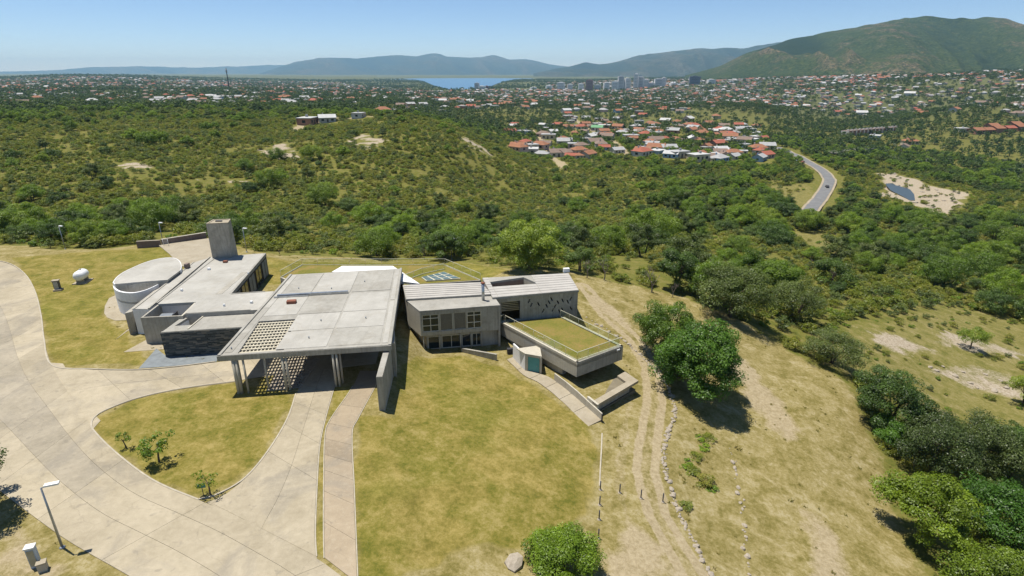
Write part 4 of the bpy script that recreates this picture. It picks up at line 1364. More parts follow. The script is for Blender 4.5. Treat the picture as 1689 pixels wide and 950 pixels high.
# ------------------------------------------------------------------ rear roof garden, white lantern and skylight
rg = thing('roof_garden', 'grass roof terrace behind the entrance canopy with glass railing', 'roof terrace', None, (-20, 82, 0))
RG = ats([(462, 457), (497, 437), (735, 437), (794, 462)], 3.3)
RGp = [RG[0], RG[1], RG[2], RG[3], (-15.5, 76.6), (-16.35, 80.6), (-32.0, 77.8)]
prism('terrace_slab', RGp, 2.7, 3.28, 'concrete_pale_wall', rg)
prism('grass_bed', inset(RGp, .025), 3.282, 3.33, 'roof_grass', rg)
for i in range(3):
    wall('rear_wall', RGp[i + 1], RGp[i], -4, 2.7, .3, 'concrete_wall', rg)
WD = ats([(545, 450), (562, 437.5), (648, 437.5), (692, 461.5)], 4.15)
vs = [(WD[0][0], WD[0][1], 3.3), (WD[1][0], WD[1][1], 3.3), (WD[2][0], WD[2][1], 3.3), (WD[3][0], WD[3][1], 3.3),
      (WD[0][0] + .2, WD[0][1], 4.3), (WD[1][0] + .2, WD[1][1], 4.05), (WD[2][0], WD[2][1], 4.05), (WD[3][0], WD[3][1], 3.55)]
mesh('white_lantern', vs, [(4, 7, 6, 5), (0, 1, 5, 4), (1, 2, 6, 5), (2, 3, 7, 6), (3, 0, 4, 7)], 'white_plaster', rg)
SK = ats([(703, 463), (695, 457), (732, 448), (760, 459)], 3.5)
sk = prism('skylight', SK, 3.33, 3.5, 'rail_paint', rg)
for i in range(4):
    for j in range(3):
        s0, s1, t0, t1 = (i + .12) / 4, (i + .88) / 4, (j + .12) / 3, (j + .88) / 3
        prism('pane', [bil(SK, t0, s0), bil(SK, t1, s0), bil(SK, t1, s1), bil(SK, t0, s1)], 3.502, 3.54, 'skylight_glass', sk)
under(rg)
balustrade('glass_balustrade', 'glass railing round the grass terrace behind the entrance canopy', [lerp2(p, (-20, 80), .01) for p in RG], 3.33, 1.0, 'glass railings', 2.4)
SB = ats([(668, 463), (697, 452), (733, 444), (775, 459)], 3.3)
balustrade('glass_balustrade', 'inner glass railing beside the skylight on the rear terrace', SB[:3], 3.34, .9, 'glass railings', 2.4)

# parapet walls by the rear terrace
pw = thing('parapet_wall', 'low stone parapet wall at the back of the rear concrete terrace', 'wall', None, (-68, 113, 0))
pp = ats([(267, 404), (341, 392)], 0)
wall('wall_panel', pp[0], pp[1], -1.5, 1.05, .3, 'brown_roof_edge', pw)
bar('coping', (pp[0][0], pp[0][1] + .15, 1.052), (pp[1][0], pp[1][1] + .15, 1.052), .42, .1, 'concrete_pale_wall', pw)
under(pw)
pw = thing('stone_wall', 'short brown stone wall beside the rear lawn near the scrub', 'wall', None, (-73, 110, 0))
pp = ats([(226, 406.5), (265, 404.5)], 0)
wall('wall_panel', pp[0], pp[1], -1.5, .95, .35, 'brown_roof_edge', pw)
bar('coping', (pp[0][0], pp[0][1] + .17, .952), (pp[1][0], pp[1][1] + .17, .952), .45, .08, 'stone', pw)
under(pw)
gt = thing('terrace_gate', 'small white railing gate in the gap of the rear parapet wall', 'gate', None, (*at(276, 405, 0), .1))
for dx in (-.5, .5):
    tube('post', [(dx, -.35, 0), (dx, -.35, 1.3)], .04, 'white_metal', gt, 6)
for h_ in (.5, .9, 1.25):
    bar('rail', (-.5, -.35, h_), (.5, -.35, h_), .04, .04, 'white_metal', gt)

# ------------------------------------------------------------------ small things round the building
def lathe(name, prof, mat, parent, loc=(0, 0, 0), n=20, axis='z'):
    vs, fs = [], []
    for r_, h_ in prof:
        for k_ in range(n):
            t = 2 * math.pi * k_ / n
            p = (r_ * math.cos(t), r_ * math.sin(t), h_)
            if axis == 'x':
                p = (p[2], p[0], p[1])
            vs.append((p[0] + loc[0], p[1] + loc[1], p[2] + loc[2]))
    for i in range(len(prof) - 1):
        for k_ in range(n):
            fs.append((i * n + k_, i * n + (k_ + 1) % n, (i + 1) * n + (k_ + 1) % n, (i + 1) * n + k_))
    fs += [tuple(range(n - 1, -1, -1)), tuple((len(prof) - 1) * n + k_ for k_ in range(n))]
    return mesh(name, vs, fs, mat, parent, True)

g0 = at(137, 465, 0)
tk = thing('gas_tank', 'white horizontal gas tank on a concrete base on the lawn', 'tank', None, (g0[0], g0[1], 0), 1.75)
lathe('vessel', [(.05, -1.35), (.4, -1.3), (.66, -1.12), (.78, -.85), (.80, -.6), (.80, .6), (.78, .85), (.66, 1.12), (.4, 1.3), (.05, 1.35)], 'white_metal', tk, (0, 0, 1.25), axis='x')
box('base_slab', (0, 0, .06), (2.6, 2.0, .2), 'path_concrete', tk)
for dx in (-.7, .7):
    box('saddle', (dx, 0, .4), (.2, 1.1, .55), 'path_concrete', tk)
lathe('valve_cover', [(.14, 0), (.14, .16), (.05, .2)], 'grey_metal', tk, (.1, 0, 2.02), 10)
g0 = at(96, 478, 0)
vb = thing('valve_cabinet', 'dark metal utility cabinet with pale cap standing on the lawn near the gas tank', 'cabinet', None, (g0[0], g0[1], 0), .3)
box('body', (0, 0, .75), (.75, .6, 1.5), 'dark_metal', vb)
box('cap', (0, 0, 1.56), (.95, .8, .14), 'path_concrete', vb)
box('plinth', (.15, -.3, .12), (1.1, 1.0, .24), 'path_concrete', vb)
box('door', (0, -.312, .8), (.6, .02, 1.2), 'grey_metal', vb)

def street_lamp(loc, label, h=5.6, arm=(1.0, .25), tilt=(0, 0), group='slim grey lamp posts'):
    t = thing('street_lamp', label, 'lamp post', group, loc)
    x, y = tilt
    tube('pole', [(0, 0, -.3), (x * .5, y * .5, h / 2), (x, y, h)], [.09, .075, .055], 'grey_metal', t, 10)
    tube('arm', [(x, y, h - .05), (x + arm[0] * .45, y + arm[1] * .45, h + .08)], [.04, .035], 'grey_metal', t, 8)
    a_ = math.atan2(arm[1], arm[0])
    hd = box('lamp_head', (x + arm[0] * .8, y + arm[1] * .8, h + .12), (.85, .32, .13), 'white_metal', t, a_)
    box('lens', (x + arm[0] * .85, y + arm[1] * .85, h + .04), (.5, .24, .035), 'lamp_glass', hd, a_)
    lathe('base_plate', [(.2, 0), (.2, .05), (.11, .12)], 'grey_metal', t, (0, 0, 0), 12)
    return t
g0 = at(103, 903, 0)
street_lamp((g0[0], g0[1], 0), 'tall slim lamp post beside the driveway with white head', 5.3, (.75, .3))
for (u, v, lb) in ((108, 411, 'far lamp post at the left edge of the lawn before the scrub'), (270, 404, 'lamp post behind the rear parapet wall'), (407, 416, 'lamp post just right of the concrete tower'), (745, 428, 'lamp post behind the rear terrace railing among shrubs')):
    p = ground([(u, v)])[0]
    street_lamp(p, lb, 4.6, (.6, -.2))
g0 = at(66, 935, 0)
cb = thing('meter_cabinet', 'pale blue-grey upright meter cabinet with white top in the lower left grass', 'cabinet', None, (g0[0] - .3, g0[1] + .1, 0), .35)
box('body', (0, 0, .8), (.5, .42, 1.7), 'cabinet_blue_grey', cb)
box('cap', (0, 0, 1.70), (.6, .5, .1), 'white_metal', cb)
box('door', (0, -.222, .85), (.4, .02, 1.3), 'grey_metal', cb)
ps = thing('junction_box', 'squat concrete junction box beside the meter cabinet', 'box', None, (g0[0] + .45, g0[1] - .25, 0), .5)
box('body', (0, 0, .3), (.5, .45, .7), 'concrete_pale_wall', ps)
box('lid', (0, 0, .68), (.58, .52, .08), 'path_concrete', ps)
g0 = at(335, 822, 0)
sg = thing('sign', 'small dark green sign plate on a post at the tip of the grass island', 'sign', None, (g0[0], g0[1] + .15, 0), .2)
tube('post', [(0, 0, -.2), (0, 0, 1.25)], .03, 'dark_metal', sg, 8)
box('plate', (0, -.04, 1.15), (.6, .03, .42), 'sign_green', sg)

for i, (u, v) in enumerate(((990, 808), (989, 833), (988, 857), (987, 888), (1022, 813), (1057, 822), (1093, 828))):
    p = ground([(u, v)])[0]
    nm = ['topmost of the four dark posts beside the pale edging strip', 'second dark post down beside the lawn', 'third dark post down beside the lawn', 'lowest dark post beside the lawn near the round shrub',
          'left of the three dark posts across the dirt track', 'middle of the three dark posts across the dirt track', 'right dark post of the three nearest the stone row'][i]
    t = thing('bollard', nm, 'post', 'thin dark posts by the dirt track', p)
    tube('stake', [(0, 0, -.3), (0, 0, .95)], .055, 'dark_metal', t, 8)
    lathe('footing', [(.16, -.1), (.16, .05), (.08, .07)], 'stone', t, (0, 0, 0), 10)
ed = gp([(993, 715), (992, 740), (990, 775), (989, 802)])
kerb('edging_strip', 'pale concrete edging strip running down from the side path', ed, 0, .13, .06, 'pale_kerb', True)

# ------------------------------------------------------------------ stone rows
def stone_mesh(seed):
    r_ = random.Random(seed)
    vs, fs = [], []
    n, m = 7, 4
    for i in range(m):
        ph = math.pi * (.12 + .76 * i / (m - 1))
        for k_ in range(n):
            t = 2 * math.pi * k_ / n
            q = r_.uniform(.78, 1.18)
            vs.append((math.sin(ph) * math.cos(t) * q * .5, math.sin(ph) * math.sin(t) * q * .42, math.cos(ph) * .36 * r_.uniform(.85, 1.15)))
    for i in range(m - 1):
        for k_ in range(n):
            fs.append((i * n + k_, (i + 1) * n + k_, (i + 1) * n + (k_ + 1) % n, i * n + (k_ + 1) % n))
    fs += [tuple(range(n)), tuple((m - 1) * n + k_ for k_ in range(n))[::-1]]
    me_ = bpy.data.meshes.new('stone')
    me_.from_pydata(vs, [], fs)
    me_.materials.append(MATS['stone'])
    return me_
STONES = [stone_mesh(s) for s in range(8)]
def stone_row(label, pts, step, size, jit, drop=.1):
    ln = resample(catmull(gp(pts), 8), 400)
    L = sum(math.dist(ln[i], ln[i + 1]) for i in range(399))
    root = thing('stone_row', label, 'stone row', 'rows of rough stones', (ln[200][0], ln[200][1], hz(*ln[200])))
    s = 0
    while s < L:
        k_ = int(s / L * 399)
        if random.random() > drop:
            x, y = ln[k_][0] + random.gauss(0, jit), ln[k_][1] + random.gauss(0, jit)
            o = bpy.data.objects.new('stone', random.choice(STONES))
            COL.objects.link(o); o.parent = root
            sc = size * random.choice((.5, .7, .8, 1.0, 1.2, 1.7)) * random.uniform(.85, 1.15)
            o.location = Vector((x, y, hz(x, y) + .04 * sc)) - root.location
            o.scale = (sc * random.uniform(.8, 1.4), sc, sc * .8)
            o.rotation_euler = (random.uniform(-.3, .3), random.uniform(-.3, .3), random.uniform(0, 6.28))
        s += step * random.uniform(.7, 1.3)
stone_row('long curving row of pale rough stones beside the dirt track', [(1030, 562), (1062, 592), (1090, 622), (1108, 652), (1113, 680), (1101, 718), (1094, 752), (1101, 790), (1114, 832), (1132, 872), (1152, 908), (1172, 948), (1190, 990)], .16, .32, .12, .03)
stone_row('second looser row of small stones lower on the bank', [(1203, 735), (1213, 775), (1220, 820), (1226, 870), (1234, 930), (1242, 980)], .42, .34, .16, .3)
stone_row('short line of stones behind the grass-roofed block', [(962, 520), (985, 535), (1010, 550), (1026, 560)], .4, .34, .15, .2)
p = ground([(848, 930)])[0]
o = bpy.data.objects.new('boulder', STONES[3]); COL.objects.link(o)
o.location = (p[0], p[1], p[2] + .15); o.scale = (1.3, 2.1, .9); o.rotation_euler = (.1, .1, -.5)
tag(o, 'pale flat boulder on the grass left of the round shrub', 'boulder')
for i, (u, v, s) in enumerate(((1545, 612, 1.1), (1575, 620, 1.5), (1600, 632, 1.0), (1640, 645, 1.5), (1625, 618, .9), (1660, 640, 1.2), (1555, 605, .8), (1588, 614, .8), (1612, 640, .7), (1650, 628, .9), (1534, 606, 1.0))):
    p = ground([(u, v)])[0]
    o = bpy.data.objects.new('boulder', STONES[i % 8]); COL.objects.link(o)
    o.location = (p[0], p[1], p[2] + .1); o.scale = (s, s * .8, s * .45); o.rotation_euler = (0, .1, i * 1.3)
    tag(o, 'pale boulder in the rocky clearing on the right slope', 'boulder', 'boulders in the rocky clearing')
RNDR = []
for i in range(24):
    t_ = random.random()
    c = lerp2(RIVER[random.randrange(len(RIVER))], RIVER[random.randrange(len(RIVER))], random.random())
    if sdist(np.array([c[0]]), np.array([c[1]]), POOL)[0] < .5 or sdist(np.array([c[0]]), np.array([c[1]]), RIVER)[0] > 0:
        continue
    o = bpy.data.objects.new('boulder', STONES[i % 8]); COL.objects.link(o)
    s = random.uniform(1.5, 4.5)
    o.location = (c[0], c[1], hz(*c) + .1); o.scale = (s, s * .8, s * .5); o.rotation_euler = (0, .1, i)
    tag(o, 'pale boulder on the sandy bank of the river pool', 'boulder', 'boulders by the river')

# ------------------------------------------------------------------ valley road and bridge
def strip(name, label, line, w, dz, mat):
    ln = resample(catmull(line, 10), 90)
    vs, fs = [], []
    for i in range(90):
        d_ = ln[min(i + 1, 89)] - ln[max(i - 1, 0)]
        d_ = d_ / (np.linalg.norm(d_) + 1e-9)
        s_ = np.array([-d_[1], d_[0]])
        z_ = max(hz(*(ln[i] + s_ * 6.5)), hz(*(ln[i] - s_ * 6.5)), hz(*ln[i])) + dz
        for q in (-1, 1):
            p_ = ln[i] + s_ * q * w / 2
            vs.append((p_[0], p_[1], z_))
    for i in range(89):
        fs.append((2 * i, 2 * i + 2, 2 * i + 3, 2 * i + 1))
    return tag(mesh(name, vs, fs, mat), label, None, None, 'structure')
strip('road_shoulder', 'pale sandy shoulder of the valley road', ROAD, 9.2, .25, 'sand_road')
strip('road', 'grey asphalt road curving through the valley trees', ROAD, 6.6, .35, 'asphalt')
br0, br1 = at(1374, 252, -38), at(1438, 245, -38)
bd = thing('bridge', 'low grey concrete road bridge among the valley trees', 'bridge', None, (*br0, -38))
bar('deck', (*br0, -38.6), (*br1, -38.6), 9, .9, 'concrete_wall', bd)
dv = Vector((br1[0] - br0[0], br1[1] - br0[1], 0)).normalized(); sv = Vector((-dv.y, dv.x, 0)) * 4.3
for q in (-1, 1):
    bar('parapet', (br0[0] + sv.x * q, br0[1] + sv.y * q, -37.7), (br1[0] + sv.x * q, br1[1] + sv.y * q, -37.7), .3, .7, 'concrete_wall', bd)
for f in (.2, .5, .8):
    c = lerp2(br0, br1, f)
    box('pier', (c[0], c[1], -42), (1.4, 8, 7), 'concrete_wall', bd, math.atan2(dv.y, dv.x))
under(bd)

# ------------------------------------------------------------------ cars by the near houses
def car(loc, rz, paint, label):
    t = thing('parked_car', label, 'car', 'cars near the valley houses', loc, rz)
    prof = [(-2.1, .35), (2.1, .35), (2.15, .75), (1.1, .92), (.55, 1.42), (-1.1, 1.45), (-1.9, .95), (-2.15, .8)]
    vs = [(x_, y_, z_) for y_ in (-.85, .85) for x_, z_ in prof]
    n = len(prof)
    fs = [tuple(range(n)), tuple(range(2 * n - 1, n - 1, -1))] + [(i, n + i, n + (i + 1) % n, (i + 1) % n) for i in range(n)]
    mesh('body', vs, fs, paint, t)
    for y_ in (-.86, .86):
        mesh('window', [(x_, y_ + (.01 if y_ > 0 else -.01), z_) for x_, z_ in ((-1.5, .98), (.85, .98), (.5, 1.36), (-1.05, 1.38))], [(0, 1, 2, 3)], 'window_glass', t)
        for x_ in (-1.35, 1.35):
            lathe('wheel', [(.33, -.1), (.33, .1)], 'dark_metal', t, (0, 0, 0), 12).matrix_local = Matrix.Translation((x_, y_, .33)) @ Matrix.Rotation(math.pi / 2, 4, 'X')
for (u, v, rz, pt, lb) in ((1309, 264, .6, 'white_metal', 'white car parked beside the valley road near the houses'), (1316, 267, .6, 'cabinet_blue_grey', 'pale blue car parked next to the white car by the valley road'),
                          (1324, 269, .7, 'rust_red', 'red car parked by the valley road near the houses'), (1364, 310, 1.3, 'dark_metal', 'dark car driving on the curve of the valley road'), (899, 246, -1.0, 'white_metal', 'white car on the dirt street by the near houses')):
    p = ground([(u, v)])[0]
    car((p[0], p[1], p[2] + .45), rz, pt, lb)

# ------------------------------------------------------------------ foliage
def leaf_quads(C, Nn, S, R, asp=.62):
    """C centres, Nn normals, S sizes -> vertex array of quads"""
    Nn = Nn / (np.linalg.norm(Nn, axis=1, keepdims=True) + 1e-9)
    t = R.normal(size=Nn.shape)
    A = np.cross(Nn, t); A /= (np.linalg.norm(A, axis=1, keepdims=True) + 1e-9)
    B = np.cross(Nn, A)
    a_ = A * S[:, None] * .5; b_ = B * S[:, None] * .5 * asp
    V = np.stack([C - a_, C + b_ - a_ * .15, C + a_, C - b_ - a_ * .15], 1)
    return V.reshape(-1, 3)

def crown_data(seed, W, zb, H, ncl, per, ls, flat=1.0, gap=.0, lump=.33):
    R = np.random.default_rng(seed)
    cs = []
    while len(cs) < ncl:
        p = R.normal(size=3); p /= np.linalg.norm(p)
        rr = R.uniform(.35, 1.0) ** .6
        ang = math.atan2(p[1], p[0])
        ol = 1 + .16 * math.sin(3 * ang + seed) + .12 * math.sin(5 * ang + 2 * seed)
        q = np.array([p[0] * W * ol, p[1] * W * ol, zb + H * .5 + p[2] * H * .5]) * 1.0
        q[:2] *= rr
        q[2] = zb + H * .5 + (q[2] - zb - H * .5) * rr
        if p[2] < -.55:
            continue
        cs.append(q)
    Cs, Ns, Ts = [], [], []
    for c_ in cs:
        rc = W * R.uniform(lump * .7, lump * 1.25)
        n = int(per * R.uniform(.7, 1.3))
        d = R.normal(size=(n, 3)); d /= np.linalg.norm(d, axis=1, keepdims=True)
        d[:, 2] = np.abs(d[:, 2]) * np.where(R.random(n) < .22, -1, 1)
        rad = rc * R.uniform(.45, 1.05, n) ** .7
        P = c_ + d * rad[:, None] * np.array([1, 1, .72 * flat])
        Cs.append(P)
        Ns.append(d * .7 + np.array([0, 0, .5]) + R.normal(size=(n, 3)) * .36)
        Ts.append(np.clip(R.uniform(.15, .85) + R.normal(size=n) * .2, 0, 1))
    C = np.concatenate(Cs); Nn = np.concatenate(Ns); T = np.concatenate(Ts)
    keep = C[:, 2] > .02
    C, Nn, T = C[keep], Nn[keep], T[keep]
    S = ls * R.uniform(.65, 1.35, len(C))
    return leaf_quads(C, Nn, S, R), T, cs

def quad_mesh(name, V, T, mat):
    n = len(V) // 4
    me_ = bpy.data.meshes.new(name)
    me_.vertices.add(n * 4); me_.vertices.foreach_set('co', V.astype(np.float32).ravel())
    me_.loops.add(n * 4); me_.loops.foreach_set('vertex_index', np.arange(n * 4, dtype=np.int32))
    me_.polygons.add(n); me_.polygons.foreach_set('loop_start', (np.arange(n) * 4).astype(np.int32))
    me_.update(calc_edges=True)
    add_attr(me_, 'tint', T, 'FACE')
    me_.materials.append(MATS[mat])
    return me_

def trunk_data(seed, zb, H, W, r0, cs, nl=6, lean=.15, stems=1):
    R = random.Random(seed)
    vs, fs = [], []
    def add(path, rad, n):
        v, f = tube_data(path, rad, n)
        k_ = len(vs)
        vs.extend(v); fs.extend(tuple(k_ + q for q in ff) for ff in f)
    for s in range(stems):
        ox, oy = (R.uniform(-.3, .3), R.uniform(-.3, .3)) if stems > 1 else (0, 0)
        lx, ly = R.uniform(-lean, lean) * H + ox * 2, R.uniform(-lean, lean) * H + oy * 2
        top = zb + H * .45
        P = [(ox, oy, -.4), (ox + lx * .3, oy + ly * .3, top * .35), (ox + lx * .6, oy + ly * .6, top * .7), (ox + lx, oy + ly, top)]
        add(P, [r0 * 1.25, r0, r0 * .75, r0 * .45], 7)
        for k_ in range(nl):
            c_ = cs[R.randrange(len(cs))]
            f = R.uniform(.35, .95)
            a_ = Vector(P[1]).lerp(Vector(P[3]), f)
            m_ = a_.lerp(Vector(c_), .5) + Vector((0, 0, .1 * H * R.uniform(-.3, .6)))
            add([a_, m_, Vector(c_)], [r0 * .42, r0 * .26, r0 * .1], 5)
    return vs, fs

def tree_meshes(name, seed, W, H, zb, ncl, per, ls, mat, r0=None, stems=1, nl=6, flat=1.0, lump=.33, bark='bark'):
    V, T, cs = crown_data(seed, W, zb, H - zb, ncl, per, ls, flat, lump=lump)
    crown = quad_mesh('crown', V, T, mat)
    tv, tf = trunk_data(seed, zb, H - zb, W, r0 or .045 * H, cs, nl, stems=stems)
    tm = bpy.data.meshes.new('trunk')
    tm.from_pydata([tuple(v) for v in tv], [], tf)
    tm.materials.append(MATS[bark])
    return crown, tm

def joined(name, crown, tm):
    """crown and trunk in one mesh, for masses that nobody can count"""
    me_ = bpy.data.meshes.new(name)
    nv, nf = len(crown.vertices), len(crown.polygons)
    cv = np.empty(nv * 3, np.float32); crown.vertices.foreach_get('co', cv)
    tvs = [tuple(v.co) for v in tm.vertices]; tfs = [tuple(p.vertices) for p in tm.polygons]
    faces = [(4 * i, 4 * i + 1, 4 * i + 2, 4 * i + 3) for i in range(nf)] + [tuple(nv + q for q in f) for f in tfs]
    me_.from_pydata([tuple(p) for p in cv.reshape(-1, 3)] + tvs, [], faces)
    tt_ = np.empty(nf, np.float32); crown.attributes['tint'].data.foreach_get('value', tt_)
    add_attr(me_, 'tint', np.concatenate([tt_, np.full(len(tfs), .5, np.float32)]), 'FACE')
    me_.materials.append(crown.materials[0]); me_.materials.append(tm.materials[0])
    me_.polygons.foreach_set('material_index', np.concatenate([np.zeros(nf, np.int32), np.ones(len(tfs), np.int32)]))
    return me_

def place_tree(name, cat, label, group, crown, tm, loc, s=1.0, rz=0.0, sz=None):
    t = thing(name, label, cat, group, loc, rz)
    t.scale = (s, s, sz or s)
    new_obj('crown', crown, t)
    new_obj('trunk', tm, t)
    return t

HEROES = [  # base u, v, height, radius, bottom of crown, clusters, leaves per cluster, leaf size, material, stems, name, label
 (1152, 655, 9.4, 4.3, .2, 80, 240, .34, 'leaf_bright', 1, 'broadleaf_tree', 'large bright green tree beside the stone row casting a deep shadow'),
 (1098, 588, 7.6, 3.9, .4, 46, 220, .30, 'leaf_tree', 2, 'shrubby_tree', 'olive green shrubby tree just behind the large bright green tree'),
 (1116, 622, 5.6, 2.9, .2, 24, 200, .28, 'leaf_dark', 2, 'shrubby_tree', 'dark green bush squeezed between the bright green tree and the stone row'),
 (1462, 705, 7.4, 4.0, .3, 50, 240, .30, 'leaf_dark', 2, 'dense_tree', 'dense dark green tree at the right edge of the dry clearing'),
 (1468, 730, 3.4, 2.4, .2, 22, 200, .26, 'leaf_bright', 2, 'shrub', 'small bright green shrub at the foot of the dense dark tree'),
 (1530, 772, 6.5, 4.2, .5, 44, 220, .30, 'leaf_olive', 2, 'shrubby_tree', 'wide grey-green tree above the yellow-green tree on the right'),
 (1602, 770, 7.0, 4.6, .5, 48, 220, .30, 'leaf_olive', 2, 'shrubby_tree', 'tall grey-green tree in the middle of the right-hand thicket'),
 (1668, 790, 6.8, 4.4, .4, 46, 220, .30, 'leaf_dark', 2, 'shrubby_tree', 'dark green tree cut by the right edge of the picture in the thicket'),
 (1518, 893, 6.6, 3.5, .7, 46, 240, .30, 'leaf_yellow', 1, 'broadleaf_tree', 'vivid yellow-green tree in the lower right thicket'),
 (1640, 905, 6.8, 3.9, .4, 46, 230, .30, 'leaf_bright', 2, 'broadleaf_tree', 'green tree at lower right behind the lowest bush'),
 (1630, 990, 4.8, 3.8, .2, 40, 230, .28, 'leaf_yellow', 2, 'shrub', 'broad light green bush in the lower right corner'),
 (1368, 598, 4.6, 4.2, .2, 44, 200, .26, 'leaf_grey', 3, 'shrub', 'wide grey-green bush on the far edge of the dry clearing'),
 (1600, 576, 4.2, 2.7, 1.5, 26, 130, .26, 'leaf_tree', 1, 'small_tree', 'small open tree with visible trunk on the rocky slope'),
 (1688, 668, 4.6, 2.6, 1.2, 26, 160, .26, 'leaf_yellow', 1, 'small_tree', 'small light green tree at the right edge by the rocks'),
 (930, 948, 3.1, 2.5, .05, 46, 260, .20, 'leaf_fresh', 4, 'shrub', 'round bushy green shrub at the bottom centre of the picture'),
 (872, 446, 8.6, 5.2, .4, 56, 200, .42, 'leaf_tree', 2, 'dense_tree', 'large dense green tree behind the perforated wall of the long wing'),
 (1112, 476, 7.2, 3.2, .3, 36, 190, .36, 'leaf_dark', 2, 'dense_tree', 'dark green rounded tree at the back corner of the dry clearing'),
 (1205, 522, 8.4, 5.6, .6, 60, 210, .36, 'leaf_grey', 3, 'shrubby_tree', 'big grey-green tree on the edge behind the dry clearing'),
 (1175, 500, 7.0, 4.2, .4, 46, 200, .36, 'leaf_tree', 2, 'shrubby_tree', 'rounded olive tree left of the big grey-green tree behind the clearing'),
 (1308, 528, 7.6, 4.2, 1.2, 40, 150, .34, 'leaf_grey', 2, 'shrubby_tree', 'loose grey-green tree with thin trunk right of the big grey-green tree'),
 (1275, 478, 6.8, 4.6, .5, 46, 190, .40, 'leaf_tree', 2, 'shrubby_tree', 'broad olive green tree behind the loose grey-green tree'),
 (735, 428, 6.0, 3.6, .2, 40, 180, .38, 'leaf_dark', 3, 'shrubby_tree', 'dark shrubby tree right behind the rear terrace railing'),
 (-46, 850, 6.2, 2.9, 1.4, 34, 180, .30, 'leaf_dark', 1, 'small_tree', 'tree beside the driveway left of the picture whose shadow falls on the concrete'),
 (209, 738, 1.7, .7, .5, 6, 30, .16, 'leaf_tree', 1, 'sapling', 'leftmost thin sapling on the grass island'),
 (262, 762, 2.7, 1.25, .8, 15, 60, .19, 'leaf_fresh', 1, 'sapling', 'fullest green sapling on the grass island'),
 (347, 817, 2.3, 1.0, .8, 9, 26, .16, 'leaf_yellow', 1, 'sapling', 'sparse yellowish sapling beside the green sign'),
]
for i, (u, v, H, W, zb, ncl, per, ls, mat, stems, nm, lb) in enumerate(HEROES):
    p = ground([(u, v)])[0]
    cr, tm = tree_meshes(nm, 100 + i, W, H, zb, int(ncl * 1.25), int(per * 1.9) if H > 3 else per, ls * .64 if H > 3 else ls, mat, stems=stems, lump=.30 if H > 4 else .34, r0=.03 * H)
    place_tree(nm, 'tree' if 'shrub' != nm else 'shrub', lb, 'trees and shrubs near the building', cr, tm, p)

def bare_tree(seed, H):
    R = random.Random(seed)
    vs, fs = [], []
    def grow(a_, d_, L, r_, lev):
        b_ = a_ + d_ * L
        m_ = a_.lerp(b_, .5) + Vector((R.uniform(-.06, .06), R.uniform(-.06, .06), 0)) * L
        v, f = tube_data([a_, m_, b_], [r_, r_ * .8, r_ * .55], 5)
        k_ = len(vs); vs.extend(v); fs.extend(tuple(k_ + q for q in ff) for ff in f)
        if lev < 4:
            for _ in range(3 if lev < 3 else 4):
                nd = (d_ + Vector((R.uniform(-.75, .75), R.uniform(-.75, .75), R.uniform(-.1, .5)))).normalized()
                grow(a_.lerp(b_, R.uniform(.55, 1)), nd, L * R.uniform(.55, .75), r_ * .5, lev + 1)
    grow(Vector((0, 0, -.3)), Vector((R.uniform(-.1, .1), 0, 1)).normalized(), H * .36, .14, 0)
    me_ = bpy.data.meshes.new('branches')
    me_.from_pydata([tuple(v) for v in vs], [], fs)
    me_.materials.append(MATS['bare_wood'])
    return me_
BARE_M = [bare_tree(s, 6.0) for s in (1, 2, 3)]
for i, (u, v, s, lb) in enumerate(((1075, 482, 1.05, 'leafless grey tree at the back edge of the dry clearing'), (996, 462, .9, 'leafless thin tree behind the end of the long wing'), (968, 458, .8, 'smaller leafless tree nearest the end of the long wing'),
                                   (1318, 530, .95, 'leafless grey tree in front of the loose grey-green tree'), (1110, 490, .6, 'small bare sapling on the back edge of the clearing'), (700, 428, .6, 'bare twiggy bush behind the rear terrace'))):
    p = ground([(u, v)])[0]
    t = thing('bare_tree', lb, 'tree', 'leafless trees', p, i * 1.1)
    t.scale = (s, s, s)
    new_obj('branches', BARE_M[i % 3], t)

# prototypes for the many
TP_SPEC = ((3.2, 5.4, .3, 34, 120, .36), (3.8, 6.0, .4, 38, 120, .38), (2.7, 5.8, .4, 28, 120, .35), (3.6, 4.8, .2, 34, 120, .36), (2.9, 4.6, .2, 28, 120, .34), (4.2, 6.6, .5, 42, 120, .40))
TP_LEAF = ['leaf_tree', 'leaf_fresh', 'leaf_grey', 'leaf_dark', 'leaf_dark', 'leaf_tree']
TREE_P = [tree_meshes('scrub_tree', 300 + i, W, H, zb, ncl, per, ls, TP_LEAF[i], stems=2, nl=4, r0=.13) for i, (W, H, zb, ncl, per, ls) in enumerate(TP_SPEC)]
TREE_N = [tree_meshes('scrub_tree', 300 + i, W, H, zb, ncl, int(per * 3.3), ls * .52, TP_LEAF[i], stems=2, nl=5, r0=.13) for i, (W, H, zb, ncl, per, ls) in enumerate(TP_SPEC)]
SHRUB_P = [tree_meshes('shrub', 400 + i, W, H, .0, ncl, per, ls, ['leaf_scrub', 'leaf_scrub', 'leaf_fresh', 'leaf_scrub', 'leaf_grey'][i], stems=3, nl=3, r0=.05, lump=.38) for i, (W, H, ncl, per, ls) in enumerate(
    ((1.5, 1.9, 16, 60, .27), (1.9, 2.2, 18, 60, .28), (1.2, 1.5, 13, 60, .25), (2.2, 2.0, 20, 60, .30), (1.7, 2.7, 17, 60, .28)))]
GROVE_P = [tree_meshes('grove', 500 + i, W, H, .2, ncl, per, ls, 'leaf_town', stems=1, nl=2, r0=.3, lump=.3) for i, (W, H, ncl, per, ls) in enumerate(
    ((4.5, 7.5, 20, 22, 1.1), (5.0, 9.5, 20, 22, 1.2), (3.2, 10.5, 18, 22, 1.0), (6.0, 8.0, 24, 22, 1.25)))]

